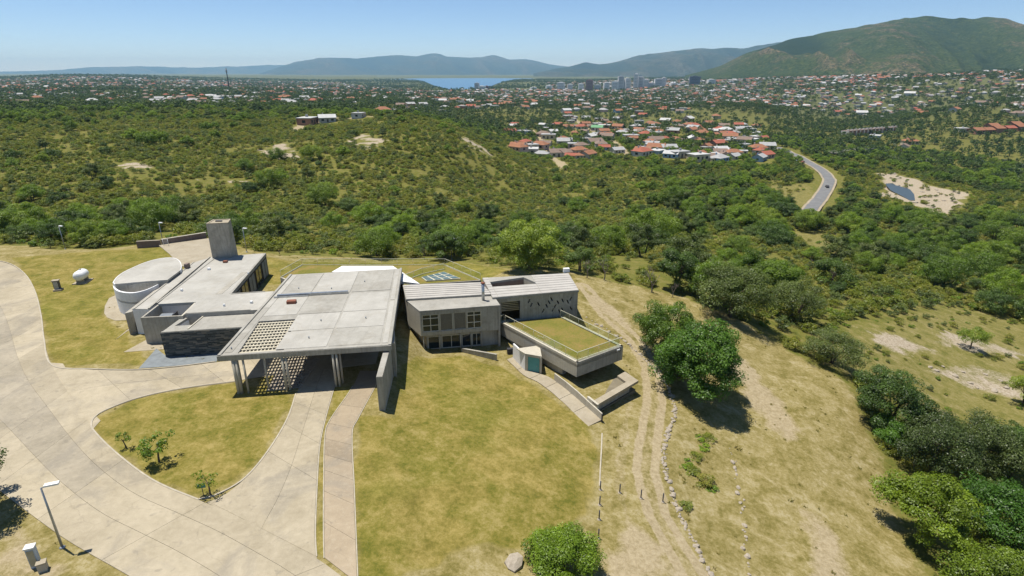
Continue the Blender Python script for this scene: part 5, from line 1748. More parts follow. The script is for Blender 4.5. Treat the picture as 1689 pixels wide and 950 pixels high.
HIDDEN = bpy.data.collections.new('prototypes')
def proto_collection(name, meshes_):
    c_ = bpy.data.collections.new(name)
    for i, m_ in enumerate(meshes_):
        o = bpy.data.objects.new(f'{name}_{i:02d}', m_)
        c_.objects.link(o)
    return c_

def scatter(name, label, cat, P, S, Rz, I, coll, n_proto):
    """one mass of instances on points (stuff that nobody could count)"""
    me_ = bpy.data.meshes.new(name)
    me_.vertices.add(len(P)); me_.vertices.foreach_set('co', np.asarray(P, np.float32).ravel())
    add_attr(me_, 'scl', S); add_attr(me_, 'rotz', Rz)
    at_ = me_.attributes.new('pick', 'INT', 'POINT'); at_.data.foreach_set('value', np.asarray(I, np.int32))
    me_.update()
    o = new_obj(name, me_, None, None, 'stuff')
    tag(o, label, cat)
    gname = 'scatter_' + name
    ng = bpy.data.node_groups.new(gname, 'GeometryNodeTree')
    ng.interface.new_socket('Geometry', in_out='INPUT', socket_type='NodeSocketGeometry')
    ng.interface.new_socket('Geometry', in_out='OUTPUT', socket_type='NodeSocketGeometry')
    N = ng.nodes
    gi, go = N.new('NodeGroupInput'), N.new('NodeGroupOutput')
    ip = N.new('GeometryNodeInstanceOnPoints')
    ci = N.new('GeometryNodeCollectionInfo')
    ci.inputs['Collection'].default_value = coll
    ci.inputs['Separate Children'].default_value = True
    ci.inputs['Reset Children'].default_value = True
    def na(nm, dt):
        a_ = N.new('GeometryNodeInputNamedAttribute'); a_.data_type = dt
        a_.inputs['Name'].default_value = nm
        return a_.outputs['Attribute']
    cx = N.new('ShaderNodeCombineXYZ')
    er = N.new('FunctionNodeEulerToRotation')
    Lk = ng.links.new
    Lk(gi.outputs[0], ip.inputs['Points'])
    Lk(ci.outputs[0], ip.inputs['Instance'])
    ip.inputs['Pick Instance'].default_value = True
    Lk(na('pick', 'INT'), ip.inputs['Instance Index'])
    Lk(na('rotz', 'FLOAT'), cx.inputs[2])
    Lk(cx.outputs[0], er.inputs[0]); Lk(er.outputs[0], ip.inputs['Rotation'])
    Lk(na('scl', 'FLOAT'), ip.inputs['Scale'])
    Lk(ip.outputs[0], go.inputs[0])
    md = o.modifiers.new('scatter', 'NODES')
    md.node_group = ng
    return o

def wedge(cell, r0, r1, half=47):
    n = int(2 * r1 / cell) + 1
    gx, gy = np.meshgrid(np.arange(-n // 2, n // 2 + 1) * cell, np.arange(0, n // 2 + 2) * cell)
    x = (gx + rng.uniform(-.48, .48, gx.shape) * cell).ravel(); y = (gy + rng.uniform(-.48, .48, gx.shape) * cell).ravel()
    r = np.hypot(x, y)
    k_ = (r > r0) & (r < r1) & (np.abs(np.degrees(np.arctan2(x, y))) < half)
    return x[k_], y[k_], r[k_]

# ------------------------------------------------------------------ houses (positions first, so trees keep clear of them)
HOUSES = []      # x, y, kind, roof, wall, size, rot
ROOFS = ['roof_orange', 'roof_red', 'roof_white', 'roof_grey', 'roof_brown', 'roof_green']
WALLS = ['wall_white', 'wall_cream', 'wall_pink', 'wall_blue', 'wall_grey', 'wall_brick']
for nm, c_ in (('roof_orange', (.29, .135, .075)), ('roof_red', (.33, .11, .07)), ('roof_white', (.48, .48, .46)), ('roof_grey', (.36, .36, .35)), ('roof_brown', (.22, .16, .125)), ('roof_green', (.16, .33, .17)),
               ('wall_white', (.55, .53, .49)), ('wall_cream', (.60, .52, .38)), ('wall_pink', (.58, .42, .36)), ('wall_blue', (.30, .42, .56)), ('wall_grey', (.42, .41, .39)), ('wall_brick', (.34, .19, .13)),
               ('tower_white', (.78, .77, .74)), ('tower_grey', (.58, .58, .58)), ('tower_brick', (.34, .22, .19)), ('tower_dark', (.20, .21, .25))):
    plain(nm, c_, .85, .2, var=.2, scl=.35)
EXPL = [(878,253,'flat','roof_white','wall_grey',1.1),(854,245,'gable','roof_orange','wall_white',1.0),(866,238,'hip','roof_red','wall_cream',.9),(864,222,'flat','roof_grey','wall_blue',1.1),(841,220,'gable','roof_red','wall_pink',1.0),
 (846,210,'gable','roof_white','wall_white',.8),(912,220,'gable','roof_white','wall_cream',.9),(955,253,'hip','roof_orange','wall_cream',1.1),(969,260,'gable','roof_orange','wall_grey',1.1),(942,261,'gable','roof_red','wall_pink',.8),
 (991,243,'hip','roof_brown','wall_grey',1.2),(974,229,'gable','roof_white','wall_grey',1.1),(985,215,'gable','roof_green','wall_white',1.2),(1021,219,'hip','roof_orange','wall_cream',1.1),(1018,252,'gable','roof_grey','wall_white',.9),
 (1072,238,'hip','roof_orange','wall_blue',1.0),(1061,250,'flat','roof_grey','wall_pink',1.0),(1083,256,'flat','roof_white','wall_blue',1.1),(1102,249,'gable','roof_grey','wall_cream',1.1),(1118,259,'flat','roof_grey','wall_cream',1.2),(1151,264,'flat','roof_white','wall_cream',1.2),
 (1142,233,'gable','roof_white','wall_white',1.1),(1176,219,'gable','roof_white','wall_white',.9),(1209,257,'hip','roof_orange','wall_white',1.1),(1192,261,'gable','roof_brown','wall_pink',1.1),(1223,254,'flat','roof_white','wall_white',.8),(1209,235,'flat','roof_grey','wall_cream',1.0),
 (1241,235,'flat','roof_white','wall_blue',1.0),(1252,253,'hip','roof_red','wall_white',1.0),(1252,265,'gable','roof_grey','wall_blue',1.0),(1181,195,'hip','roof_orange','wall_cream',1.2),(1135,200,'gable','roof_white','wall_pink',1.4),(1116,204,'hip','roof_orange','wall_white',1.1),
 (900,240,'gable','roof_brown','wall_cream',.9),(928,232,'hip','roof_orange','wall_white',.9),(1040,235,'gable','roof_white','wall_grey',.9),(1095,232,'hip','roof_red','wall_cream',.9),(1165,245,'gable','roof_orange','wall_brick',.9),(948,222,'hip','roof_orange','wall_brick',.9),
 (508,205,'flat','roof_white','wall_brick',1.2),(540,201,'gable','roof_white','wall_grey',1.0),(592,194,'flat','roof_grey','wall_white',.9),(632,187,'hip','roof_orange','wall_white',1.2),(647,186,'flat','roof_white','wall_blue',.9),(668,184,'flat','roof_brown','wall_grey',1.3),(690,183,'gable','roof_grey','wall_cream',.9),(728,186,'flat','roof_white','wall_blue',.9),
 (1610,220,'gable','roof_orange','wall_brick',1.3),(1627,219,'gable','roof_orange','wall_brick',1.2),(1644,217,'gable','roof_orange','wall_brick',1.3),(1662,216,'gable','roof_red','wall_brick',1.2),(1680,214,'gable','roof_orange','wall_brick',1.3),(1700,213,'gable','roof_orange','wall_brick',1.3),(1635,212,'gable','roof_orange','wall_brick',1.2),(1672,209,'gable','roof_orange','wall_brick',1.2),
 (1442,230,'flat','roof_white','wall_blue',1.2),(1500,238,'hip','roof_orange','wall_cream',1.2),(1490,246,'gable','roof_brown','wall_white',1.0),(1585,217,'flat','roof_white','wall_white',1.1),(1420,190,'gable','roof_white','wall_white',1.6),(1500,158,'gable','roof_white','wall_white',1.8)]
for (u, v, kd, rf, wl, s), p in zip(EXPL, ground([(e[0], e[1]) for e in EXPL])):
    HOUSES.append((p[0], p[1], kd, rf, wl, s, random.choice([0.1, .4, -.3, .9, 1.5, -.7]) if u < 1590 else .25))
N_EXPL = len(HOUSES)
H_ZONES = [  # polygon, cell, chance
 (gp([(832, 203), (1000, 192), (1260, 212), (1272, 268), (1180, 268), (1050, 262), (935, 264), (850, 248)]), 18, .30),
 (gp([(-60, 178), (300, 177), (520, 172), (700, 168), (700, 150), (520, 134), (100, 127), (-60, 130)]), 27, .46),
 (gp([(640, 178), (940, 178), (940, 150), (700, 150)]), 28, .55),
 (gp([(930, 200), (1300, 178), (1720, 205), (1720, 150), (1300, 150), (930, 160)]), 24, .50),
 (gp([(930, 160), (1300, 150), (1720, 152), (1720, 112), (1500, 113), (1300, 120), (1150, 130), (900, 138)]), 25, .52)]
for poly, cell, pr in H_ZONES:
    x, y, r = wedge(cell, 330, 5200, 46)
    k_ = (sdist(x, y, poly) < 0)
    x, y, r = x[k_], y[k_], r[k_]
    dens = pr * (.45 + .9 * sstep(-.35, .35, vnoise(x / 160, y / 160, 77)))
    # thin out with distance: far roofs merge into each other
    dens = dens * np.clip(1.25 - r / 7000, .5, 1)
    k_ = rng.random(len(x)) < dens
    for xx, yy in zip(x[k_], y[k_]):
        kd = random.choices(['gable', 'hip', 'flat'], [.45, .3, .25])[0]
        rf = random.choices(ROOFS, [.22, .13, .10, .24, .30, .01])[0] if kd != 'flat' else random.choice(['roof_white', 'roof_grey', 'roof_grey'])
        HOUSES.append((xx, yy, kd, rf, random.choices(WALLS, [.36, .22, .1, .05, .14, .13])[0], random.uniform(.75, 1.3), random.uniform(-.8, .8)))
H_OCC = set()
for h in HOUSES:
    gx, gy = int(h[0] // 8), int(h[1] // 8)
    for i in (-1, 0, 1):
        for j in (-1, 0, 1):
            if abs(i) + abs(j) < 2:
                H_OCC.add((gx + i, gy + j))
# towers of the town centre: u, v base, v top, width px, material
TOWERS = [(972, 151, 132, 11, 'tower_brick'), (985, 151, 140, 10, 'tower_grey'), (958, 150, 138, 8, 'tower_white'), (1014, 151, 134, 11, 'tower_white'), (1023, 149, 126, 9, 'tower_grey'), (1034, 148, 129, 9, 'tower_white'), (1048, 148, 122, 8, 'tower_white'),
 (1055, 148, 127, 10, 'tower_grey'), (1064, 150, 131, 10, 'tower_white'), (1073, 149, 137, 11, 'tower_grey'), (1085, 149, 130, 13, 'tower_grey'), (1094, 146, 128, 7, 'tower_white'), (1145, 140, 126, 17, 'tower_dark'), (1000, 147, 136, 9, 'tower_white'), (787, 152, 137, 8, 'tower_grey'),
 (795, 159, 142, 12, 'tower_white'), (803, 157, 142, 8, 'tower_brick'), (925, 148, 136, 12, 'tower_white'), (940, 147, 139, 8, 'tower_white'), (1110, 147, 137, 12, 'tower_white'), (1125, 145, 138, 10, 'tower_grey'), (1172, 142, 131, 12, 'tower_white'), (1206, 146, 134, 14, 'tower_grey'), (905, 150, 141, 9, 'tower_white'), (880, 152, 144, 10, 'tower_white'), (850, 155, 146, 9, 'tower_grey'), (1235, 147, 138, 12, 'tower_white'), (1275, 146, 139, 12, 'tower_white'), (762, 156, 147, 9, 'tower_white')]

# ------------------------------------------------------------------ scattered trees and shrubs
HOUSE_FRONT = [(h[0] * (1 - 10 / math.hypot(h[0], h[1])), h[1] * (1 - 10 / math.hypot(h[0], h[1])), 11.0 if i_ < N_EXPL else 6.5) for i_, h in enumerate(HOUSES) if math.hypot(h[0], h[1]) < 760]

def clear_of(x, y, RIV=13):
    ok = sdist(x, y, CLEARING) > 1.0
    ok &= (sdist(x, y, RIVER) > RIV)
    if len(HOUSE_FRONT):
        for hx_, hy_, HR_ in HOUSE_FRONT:
            ok &= (x - hx_) ** 2 + (y - hy_) ** 2 > HR_ ** 2
    ok &= pdist(x, y, catmull(ROAD, 5)) > 10.5
    for p in DIRT_ROADS:
        ok &= pdist(x, y, p) > 5.0
    occ = np.array([(int(a_ // 8), int(b_ // 8)) not in H_OCC for a_, b_ in zip(x, y)], bool)
    return ok & occ

brs = lambda x, y: np.degrees(np.arctan2(x, y))
# shrubs
x, y, r = wedge(2.6, 60, 620)
ok = clear_of(x, y, -99) & (sdist(x, y, POOL) > 1.5)
semi = sdist(x, y, SEMI)
thin = np.zeros(len(x))
for p in ROCKY + MEADOWS:
    thin = np.maximum(thin, sstep(3, -2, sdist(x, y, p)))
den = .86 * (.45 + .6 * sstep(-.5, .2, vnoise(x / 14, y / 14, 91) + .5 * vnoise(x / 5, y / 5, 92)))
den = np.where(sdist(x, y, RIVER) < 4, .10, den)
den = np.where(semi < 0, .8 * sstep(-.25, .3, vnoise(x / 6, y / 6, 93)), den) * (1 - .93 * thin)
ok &= rng.random(len(x)) < den
sx, sy, sr = x[ok], y[ok], r[ok]
s_s = rng.uniform(.45, 1.05, len(sx)) * np.where(sr < 130, .85, 1.0) * np.where(semi[ok] < 0, .45, 1)
s_rot = rng.uniform(0, 6.28, len(sx)); s_i = rng.integers(0, 5, len(sx)); sz_ = height(sx, sy)

# trees
x, y, r = wedge(6.6, 62, 760)
ok = clear_of(x, y)
semi = sdist(x, y, SEMI)
b_ = brs(x, y)
gully = np.exp(-((r - 165) / 42) ** 2) * (b_ < 8)
right = sstep(8, 19, b_)
nearr = sstep(250, 110, r)
den = .05 + .50 * gully + .55 * right * (.26 + .74 * sstep(170, 300, r)) + .22 * sstep(.1, .6, vnoise(x / 45, y / 45, 101))
den *= .35 + .8 * sstep(-.45, .35, vnoise(x / 20, y / 20, 103))
den = np.where(semi < 2, .0, den)
den = np.where((r < 92) & (b_ > 17), .0, den)
for p in ROCKY + MEADOWS:
    den = np.where(sdist(x, y, p) < 1, .0, den)
den = np.where(r > 480, np.maximum(den, .55), den)
ok &= rng.random(len(x)) < den
tx, ty, tr = x[ok], y[ok], r[ok]
t_s = rng.uniform(.5, 1.3, len(tx)) * (1 + .22 * sstep(6, 16, brs(tx, ty))) * (1.0 - .28 * sstep(260, 460, tr)); t_rot = rng.uniform(0, 6.28, len(tx)); t_i = rng.integers(0, 6, len(tx)); tz_ = height(tx, ty)

def in_view(x, y, z):
    d = y * CP - (z - CAM_Z) * SP
    u = 844.5 + FPX * x / d
    v = 475 - FPX * (y * SP + (z - CAM_Z) * CP) / d
    return u, v, (u > 0) & (u < 1689) & (v > 0) & (v < 990)

def region(u, v, r):
    if u < 420 and r > 230: return 'on the far left hillside'
    if u < 420: return 'in the scrub behind the left lawn'
    if u < 850 and r > 230: return 'on the knoll behind the building'
    if u < 850: return 'in the dip behind the rear terrace'
    if u < 1180 and r > 200: return 'on the slope above the near houses'
    if u < 1180: return 'behind the long wing'
    if r > 250 and u < 1420: return 'near the valley road'
    if r > 250: return 'near the river pool'
    if v > 520: return 'on the rocky slope at right'
    return 'on the slope right of the dry clearing'

def pick_largest(x, y, z, s, n):
    u, v, vis = in_view(x, y, z)
    app = np.where(vis, s / np.hypot(x, y), -1)
    order = np.argsort(-app)[:n]
    m = np.zeros(len(x), bool); m[order] = True
    return m, u, v

size_word = lambda s: 'small' if s < .75 else ('broad' if s > 1.05 else 'middling')
shape_t = ['rounded', 'spreading', 'upright', 'flat-topped', 'compact', 'tall spreading']
shape_s = ['rounded', 'wide', 'low', 'flat', 'upright']
m, u, v = pick_largest(tx, ty, tz_, t_s, 295)
for i in np.nonzero(m)[0]:
    cr, tm = TREE_N[t_i[i]]
    rg_ = region(u[i], v[i], tr[i])
    place_tree('scrub_tree', 'tree', f'{size_word(t_s[i])} {shape_t[t_i[i]]} green tree {rg_}', 'scrub trees ' + rg_, cr, tm, (tx[i], ty[i], tz_[i] - .1), t_s[i], t_rot[i])
TC = proto_collection('tree_protos', [joined('tree', c_, t_) for c_, t_ in TREE_P] + [bare_tree(s_, 5.0) for s_ in (31, 32)])
scatter('woodland', 'mass of green trees filling the valley and the hillside', 'woodland', np.stack([tx, ty, tz_ - .1], -1)[~m], t_s[~m], t_rot[~m], np.where(rng.random(int((~m).sum())) < .04, rng.integers(6, 8, int((~m).sum())), t_i[~m]), TC, 8)
m, u, v = pick_largest(sx, sy, sz_, s_s, 295)
for i in np.nonzero(m)[0]:
    cr, tm = SHRUB_P[s_i[i]]
    rg_ = region(u[i], v[i], sr[i])
    t = place_tree('scrub_bush', 'bush', f'{size_word(s_s[i])} {shape_s[s_i[i]]} olive bush {rg_}', 'scrub bushes ' + rg_, cr, tm, (sx[i], sy[i], sz_[i] - .05), s_s[i], s_rot[i])
SC = proto_collection('shrub_protos', [joined('shrub', c_, t_) for c_, t_ in SHRUB_P] + [bare_tree(s_, 2.4) for s_ in (21, 22)])
scatter('scrub', 'dense olive scrub covering the hillside', 'scrub', np.stack([sx, sy, sz_ - .05], -1)[~m], s_s[~m], s_rot[~m], np.where(rng.random(int((~m).sum())) < .05, rng.integers(5, 7, int((~m).sum())), s_i[~m]), SC, 7)

for (u_, v_, s_) in ((1152, 722, .5), (1160, 738, .55), (1133, 762, .5), (1142, 778, .6), (1158, 792, .55), (1172, 806, .5), (1128, 835, .45), (1146, 752, .4), (1125, 770, .4), (1166, 722, .4)):
    p = ground([(u_, v_)])[0]
    k_ = random.randrange(4)
    place_tree('weed_clump', 'bush', 'low green weed clump on the bank below the stone row', 'weeds on the bank', SHRUB_P[k_][0], SHRUB_P[k_][1], (p[0], p[1], p[2] - .1), s_, u_, s_ * .4)
# town trees: one mass to the foot of the mountains
P_, S_, I_ = [], [], []
for cell, r0, r1, pr, sc in ((9.2, 600, 1500, .70, .72), (15, 1500, 2600, .72, .9), (27, 2600, 6500, .72, 1.1)):
    x, y, r = wedge(cell, r0, r1)
    ok = clear_of(x, y) & (sdist(x, y, LAKE_P) > 20)
    ok &= rng.random(len(x)) < pr * (.5 + .7 * sstep(-.4, .4, vnoise(x / 120, y / 120, 111)))
    x, y = x[ok], y[ok]
    P_.append(np.stack([x, y, height(x, y) - .2], -1)); S_.append(rng.uniform(.6, 1.3, len(x)) * sc); I_.append(rng.integers(0, 4, len(x)))
P_ = np.concatenate(P_); S_ = np.concatenate(S_); I_ = np.concatenate(I_)
GCo = proto_collection('grove_protos', [joined('grove', c_, t_) for c_, t_ in GROVE_P])
scatter('town_trees', 'dark green trees spread among the houses of the far town', 'woodland', P_, S_, rng.uniform(0, 6.28, len(P_)), I_, GCo, 4)

# grass tufts on the dry clearing and the banks
def tuft(seed):
    R = np.random.default_rng(seed)
    n = 26
    C = np.stack([R.normal(0, .13, n), R.normal(0, .13, n), R.uniform(.02, .16, n)], -1)
    Nn = R.normal(size=(n, 3)); Nn[:, 2] *= .5
    return quad_mesh('tuft', leaf_quads(C, Nn, R.uniform(.12, .3, n), R, .3), R.random(n), 'grass_tuft')
x, y, r = wedge(.95, 30, 118, 46)
inside = sdist(x, y, CLEARING) < 3
for nm, P0 in (('drv', list(inner) + list(outer)[::-1]), ('crs', list(cross_n) + list(cross_s)[::-1]), ('brn', list(branch_l) + list(branch_r)[::-1]), ('ft', list(foot_l) + list(foot_r)[::-1])):
    inside &= sdist(x, y, P0) > .3
for P0 in (CQ, GF, RGp, P1, Q5, arc, DQ, RRt, RL, list(PL) + list(PR)[::-1]):
    inside &= sdist(x, y, P0) > .4
lawnish = np.zeros(len(x))
for p in LAWNS:
    lawnish = np.maximum(lawnish, (sdist(x, y, p) < 0) * 1.0)
den = np.where(lawnish > 0, .0, .12) * sstep(-.25, .5, vnoise(x / 4, y / 4, 121) + .4 * vnoise(x / 1.5, y / 1.5, 122))
den *= np.where(pdist(x, y, TRACK) < 1.6, .15, 1)
bank = ground([(1150, 760), (1140, 790), (1120, 840), (1160, 720)])
for b0_ in bank:
    den = np.maximum(den, .9 * (np.hypot(x - b0_[0], y - b0_[1]) < 1.6))
ok = inside & (rng.random(len(x)) < den)
x, y = x[ok], y[ok]
TU = proto_collection('tuft_protos', [tuft(s) for s in range(4)])
scatter('grass_tufts', 'coarse grass tufts on the lawn, the dry clearing and the banks', 'grass', np.stack([x, y, height(x, y)], -1), rng.uniform(.4, .9, len(x)) * np.where(rng.random(len(x)) < .04, 1.8, 1), rng.uniform(0, 6.28, len(x)), rng.integers(0, 4, len(x)), TU, 4)

# ------------------------------------------------------------------ house builders
def house_parts(kind):
    """part name -> (verts, faces, slot); a house about 11 x 8 m"""
    L, D, Hh = 5.5, 4.0, 3.1
    parts = []
    w = [(-L, -D, -1.5), (L, -D, -1.5), (L, D, -1.5), (-L, D, -1.5), (-L, -D, Hh), (L, -D, Hh), (L, D, Hh), (-L, D, Hh)]
    wf = [(0, 1, 5, 4), (1, 2, 6, 5), (2, 3, 7, 6), (3, 0, 4, 7), (4, 5, 6, 7)]
    if kind == 'gable':
        w += [(-L, 0, Hh + 1.9), (L, 0, Hh + 1.9)]
        wf += [(7, 4, 8), (5, 6, 9)]
    parts.append(('wall', w, wf, 'wall'))
    e, th = .45, .18
    def sheet(vs, f):
        n = len(vs)
        V = [(a, b, c + .01) for a, b, c in vs] + [(a, b, c + th) for a, b, c in vs]
        return V, [tuple(reversed(q)) for q in f] + [tuple(n + i for i in q) for q in f]
    if kind == 'gable':
        vs = [(-L - e, -D - e, Hh - .2), (L + e, -D - e, Hh - .2), (L + e, 0, Hh + 1.9), (-L - e, 0, Hh + 1.9), (L + e, D + e, Hh - .2), (-L - e, D + e, Hh - .2)]
        V, F_ = sheet(vs, [(0, 1, 2, 3), (3, 2, 4, 5)])
        F_ += [(0, 6, 7, 1), (5, 4, 10, 11), (1, 7, 8, 2), (2, 8, 10, 4), (0, 3, 9, 6), (3, 5, 11, 9)]
        parts.append(('roof', V, F_, 'roof'))
    elif kind == 'hip':
        vs = [(-L - e, -D - e, Hh - .05), (L + e, -D - e, Hh - .05), (L + e, D + e, Hh - .05), (-L - e, D + e, Hh - .05), (-L + D - .6, 0, Hh + 2.0), (L - D + .6, 0, Hh + 2.0)]
        parts.append(('roof', vs, [(0, 1, 5, 4), (1, 2, 5), (2, 3, 4, 5), (3, 0, 4), (3, 2, 1, 0)], 'roof'))
    else:
        vs = [(-L - .3, -D - .3, Hh + .01), (L + .3, -D - .3, Hh + .01), (L + .3, D + .3, Hh + .01), (-L - .3, D + .3, Hh + .01), (-L - .3, -D - .3, Hh + .35), (L + .3, -D - .3, Hh + .35), (L + .3, D + .3, Hh + .35), (-L - .3, D + .3, Hh + .35)]
        parts.append(('roof', vs, [(0, 1, 5, 4), (1, 2, 6, 5), (2, 3, 7, 6), (3, 0, 4, 7), (4, 5, 6, 7), (3, 2, 1, 0)], 'roof'))
        parts.append(('water_tank', [(x_ + dx, y_ + dy, z_) for z_ in (Hh + .35, Hh + 1.5) for x_, y_ in ((2, 1),) for dx, dy in ((-.6, -.6), (.6, -.6), (.6, .6), (-.6, .6))], [(0, 1, 5, 4), (1, 2, 6, 5), (2, 3, 7, 6), (3, 0, 4, 7), (4, 5, 6, 7)], 'tank'))
    def bx(x0, x1, y0, y1, z0, z1):
        v = [(x0, y0, z0), (x1, y0, z0), (x1, y1, z0), (x0, y1, z0), (x0, y0, z1), (x1, y0, z1), (x1, y1, z1), (x0, y1, z1)]
        return v, [(0, 1, 5, 4), (1, 2, 6, 5), (2, 3, 7, 6), (3, 0, 4, 7), (4, 5, 6, 7), (3, 2, 1, 0)]
    for x0 in (-4.2, 2.2):
        v, f = bx(x0, x0 + 1.8, -D - .05, -D + .1, 1.0, 2.3); parts.append(('window', v, f, 'glass'))
    v, f = bx(-.6, .5, -D - .06, -D + .1, 0, 2.2); parts.append(('door', v, f, 'door'))
    for sx in (-1, 1):
        v, f = bx(sx * L - .05, sx * L + .05, -1, .9, 1.0, 2.3); parts.append(('window', v, f, 'glass'))
    if kind != 'flat':
        v, f = bx(-2.8, -2.1, .6, 1.3, Hh, Hh + 2.9); parts.append(('chimney', v, f, 'wall'))
    return parts
HM = {}
for kd in ('gable', 'hip', 'flat'):
    L_ = []
    for nm, v, f, slot in house_parts(kd):
        me_ = bpy.data.meshes.new(nm)
        me_.from_pydata(v, [], f)
        me_.materials.append(MATS[{'wall': 'wall_white', 'roof': 'roof_orange', 'tank': 'roof_grey', 'glass': 'window_glass', 'door': 'bark'}[slot]])
        L_.append((nm, me_, slot))
    HM[kd] = L_

hx = np.array([h[0] for h in HOUSES]); hy = np.array([h[1] for h in HOUSES]); hzv = height(hx, hy)
hu, hv, hvis = in_view(hx, hy, hzv)
app = np.where(hvis, np.array([h[5] for h in HOUSES]) / np.hypot(hx, hy), -1)
app[:N_EXPL] += 1
order = np.argsort(-app)
indiv = set(order[:290].tolist())
cname = lambda s: s.split('_')[1]
def house_place(u, v, r):
    if u < 760 and 170 < v < 215 and r < 700: return 'on the wooded knoll top'
    if u > 1590 and r < 1100: return 'in the right-hand terracotta row'
    if r < 700 and u < 935: return 'beside the dirt street by the scrub'
    if r < 700 and u < 1045: return 'between the two dirt streets'
    if r < 700 and u < 1180: return 'in the near neighbourhood'
    if r < 700: return 'by the valley road'
    if u < 330: return 'in the far town at left'
    if u < 760: return 'left of the lake'
    if u < 1000: return 'among trees right of the lake'
    if u < 1300: return 'among trees below the town centre'
    return 'in the town below the mountain'
for i in sorted(indiv):
    x_, y_, kd, rf, wl, s, rz = HOUSES[i]
    r_ = math.hypot(x_, y_)
    pl_ = house_place(hu[i], hv[i], r_)
    t = thing('house', f'{cname(wl)} house with {cname(rf)} {"flat roof" if kd == "flat" else kd + " roof"} {pl_}', 'house', 'houses ' + pl_, (x_, y_, float(hzv[i])), rz)
    t.scale = (s * 1.15, s * 1.15, s * (1.15 if kd != 'flat' else 1.3))
    for nm, me_, slot in HM[kd]:
        if nm in ('window', 'door', 'chimney', 'water_tank') and r_ > 1000:
            continue
        o = bpy.data.objects.new(nm, me_); COL.objects.link(o); o.parent = t
        if slot in ('wall', 'roof'):
            o.material_slots[0].link = 'OBJECT'
            o.material_slots[0].material = MATS[wl if slot == 'wall' else rf]
# the rest of the town as one mass
combos = [(kd, rf, wl) for kd in ('gable', 'hip', 'flat') for rf in (('roof_orange', 'roof_red', 'roof_brown', 'roof_white', 'roof_grey') if kd != 'flat' else ('roof_white', 'roof_grey')) for wl in ('wall_white', 'wall_cream', 'wall_pink', 'wall_grey')]
cm = []
for kd, rf, wl in combos:
    vs, fs, mi = [], [], []
    for nm, v, f, slot in house_parts(kd)[:2]:
        k_ = len(vs); vs += v; fs += [tuple(k_ + q for q in ff) for ff in f]; mi += [0 if slot == 'wall' else 1] * len(f)
    me_ = bpy.data.meshes.new('far_house'); me_.from_pydata(vs, [], fs)
    me_.materials.append(MATS[wl]); me_.materials.append(MATS[rf])
    me_.polygons.foreach_set('material_index', mi)
    cm.append(me_)
rest = [i for i in range(len(HOUSES)) if i not in indiv]
ck = {c_: i for i, c_ in enumerate(combos)}
pick = []
for i in rest:
    h = HOUSES[i]
    pick.append(ck.get((h[2], h[3], h[4]), random.randrange(len(combos))))
HC = proto_collection('house_protos', cm)
scatter('far_houses', 'countless small houses of the far town below the mountains', 'houses', np.stack([hx[rest], hy[rest], hzv[rest]], -1), [HOUSES[i][5] * (1 + .15 * (math.hypot(HOUSES[i][0], HOUSES[i][1]) > 2200)) for i in rest], [HOUSES[i][6] for i in rest], pick, HC, len(cm))

# ------------------------------------------------------------------ apartment towers
adj = {'tower_white': 'white', 'tower_grey': 'grey', 'tower_brick': 'brown brick', 'tower_dark': 'dark'}
for j, (u, v, vt, wp, mt) in enumerate(TOWERS):
    r_ = 2900.0
    a_, b_, c_ = ray(u, v)
    t_ = r_ / math.hypot(a_, b_)
    x_, y_ = float(a_ * t_), float(b_ * t_)
    zb = min(hz(x_, y_), float(CAM_Z + c_ * t_))
    a2, b2, c2 = ray(u, vt)
    zt = float(CAM_Z + c2 * r_ / math.hypot(a2, b2))
    wid = wp / FPX * t_
    place = 'right of the lake' if u < 880 else 'in the town centre'
    t = thing('apartment_tower', f'{adj[mt]} apartment tower {place}, number {j + 1} block' if False else f'{adj[mt]} {"tall" if v - vt > 15 else "mid-height"} apartment {"slab" if wp > 10 else "tower"} {place}', 'tower block', 'apartment towers of the town', (x_, y_, zb), random.uniform(-.25, .25))
    h_ = max(zt - zb, 12)
    dep = wid * .8
    box('wall', (0, 0, h_ / 2 - 3), (wid, dep, h_ + 6), mt, t)
    box('roof', (0, 0, h_ + .8), (wid * .45, dep * .45, 3.6), mt, t)
    nf = int(h_ // 3.3)
    for f_ in range(1, nf, 2):
        box('window_band', (0, -dep / 2 - .04, f_ * 3.3 + .6), (wid * .66, .3, 1.1), 'window_glass', t)
# long terraced brick building and a slim mast
lb0, lb1 = at(1393, 219, -42), at(1478, 212, -42)
zt_ = hz(*lb0)
tb_ = thing('terraced_housing', 'long terraced row with brown roof and white end walls below the town', 'building', None, (lb0[0], lb0[1], zt_), math.atan2(lb1[1] - lb0[1], lb1[0] - lb0[0]))
Lr = math.dist(lb0, lb1)
n_u = 14
for i in range(n_u):
    c_ = (i + .5) * Lr / n_u
    box('wall', (c_, 0, 2.5), (Lr / n_u - .5, 9, 7), 'wall_brick', tb_)
    box('roof', (c_, 0, 6.5), (Lr / n_u - .2, 10, .9), 'roof_brown', tb_)
    box('party_wall', (c_ - Lr / n_u / 2, -.6, 2.8), (.6, 11, 7.6), 'wall_white', tb_)
    box('dormer', (c_, -1.5, 7.6), (2.2, 2.5, 1.5), 'wall_white', tb_)
    box('window', (c_, -4.55, 2.2), (Lr / n_u * .5, .2, 1.8), 'window_glass', tb_)
a_, b_, c_ = ray(375, 127)
t_ = 2600 / math.hypot(a_, b_)
mx_, my_ = float(a_ * t_), float(b_ * t_)
mz = hz(mx_, my_)
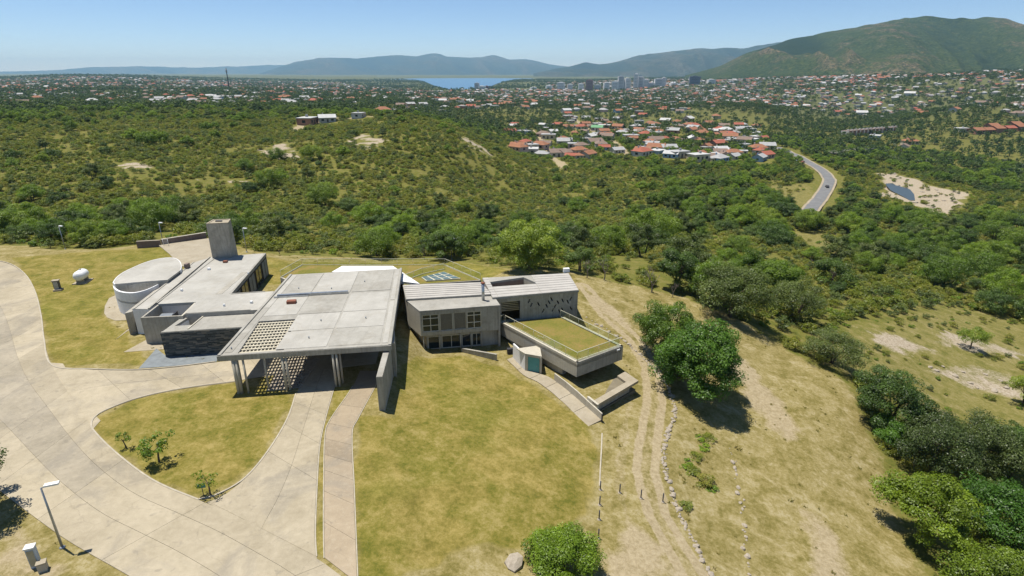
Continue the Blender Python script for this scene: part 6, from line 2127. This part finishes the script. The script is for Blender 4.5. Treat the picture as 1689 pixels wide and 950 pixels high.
ms = thing('radio_mast', 'slim dark radio mast on the left horizon', 'mast', None, (mx_, my_, mz))
zt_ = float(CAM_Z + ray(375, 112)[2] * t_) - mz
tube('mast', [(0, 0, -2), (0, 0, zt_ * .8), (0, 0, zt_)], [3.0, 1.6, 1.2], 'dark_metal', ms, 6)
tube('antenna_drum', [(0, 0, zt_ * .78), (0, 0, zt_ * .95)], [3.2, 3.2], 'grey_metal', ms, 8)

# ------------------------------------------------------------------ haze: one closed box of even, thin air
hk = bpy.data.materials.new('haze'); hk.use_nodes = True
ht = hk.node_tree; ht.nodes.clear()
ho = ht.nodes.new('ShaderNodeOutputMaterial')
pv = ht.nodes.new('ShaderNodeVolumePrincipled')
pv.inputs['Color'].default_value = (.38, .72, 1.0, 1)
pv.inputs['Absorption Color'].default_value = (.3, .3, .3, 1)
pv.inputs['Density'].default_value = 4.5e-5
pv.inputs['Anisotropy'].default_value = 0.1
ht.links.new(pv.outputs[0], ho.inputs['Volume'])
MATS['haze'] = hk
hb = box('haze', (0, 0, 255), (65000, 65000, 830), 'haze')
tag(hb, 'thin blue haze over the valley and the far ridges', None, None, 'stuff')

# ------------------------------------------------------------------ look-alikes that still share a label: told apart by their place
ORD = ['leftmost', 'second from left', 'third from left', 'fourth from left', 'fifth from left', 'sixth from left', 'seventh from left', 'eighth from left', 'ninth from left', 'tenth from left',
       'eleventh from left', 'twelfth from left', 'thirteenth from left', 'fourteenth from left', 'fifteenth from left', 'sixteenth from left', 'seventeenth from left', 'eighteenth from left', 'nineteenth from left', 'twentieth from left']
same = {}
for o in COL.objects:
    if o.parent is None and 'label' in o.keys() and 'group' in o.keys():
        same.setdefault(o['label'], []).append(o)
for lb, L_ in same.items():
    if 1 < len(L_) <= 20 and len(lb.split()) <= 14:
        L_.sort(key=lambda o: float(in_view(o.location.x, o.location.y, o.location.z)[0]))
        for k_, o in enumerate(L_):
            o['label'] = lb + ', ' + (ORD[k_] if k_ < len(L_) - 1 else 'rightmost')
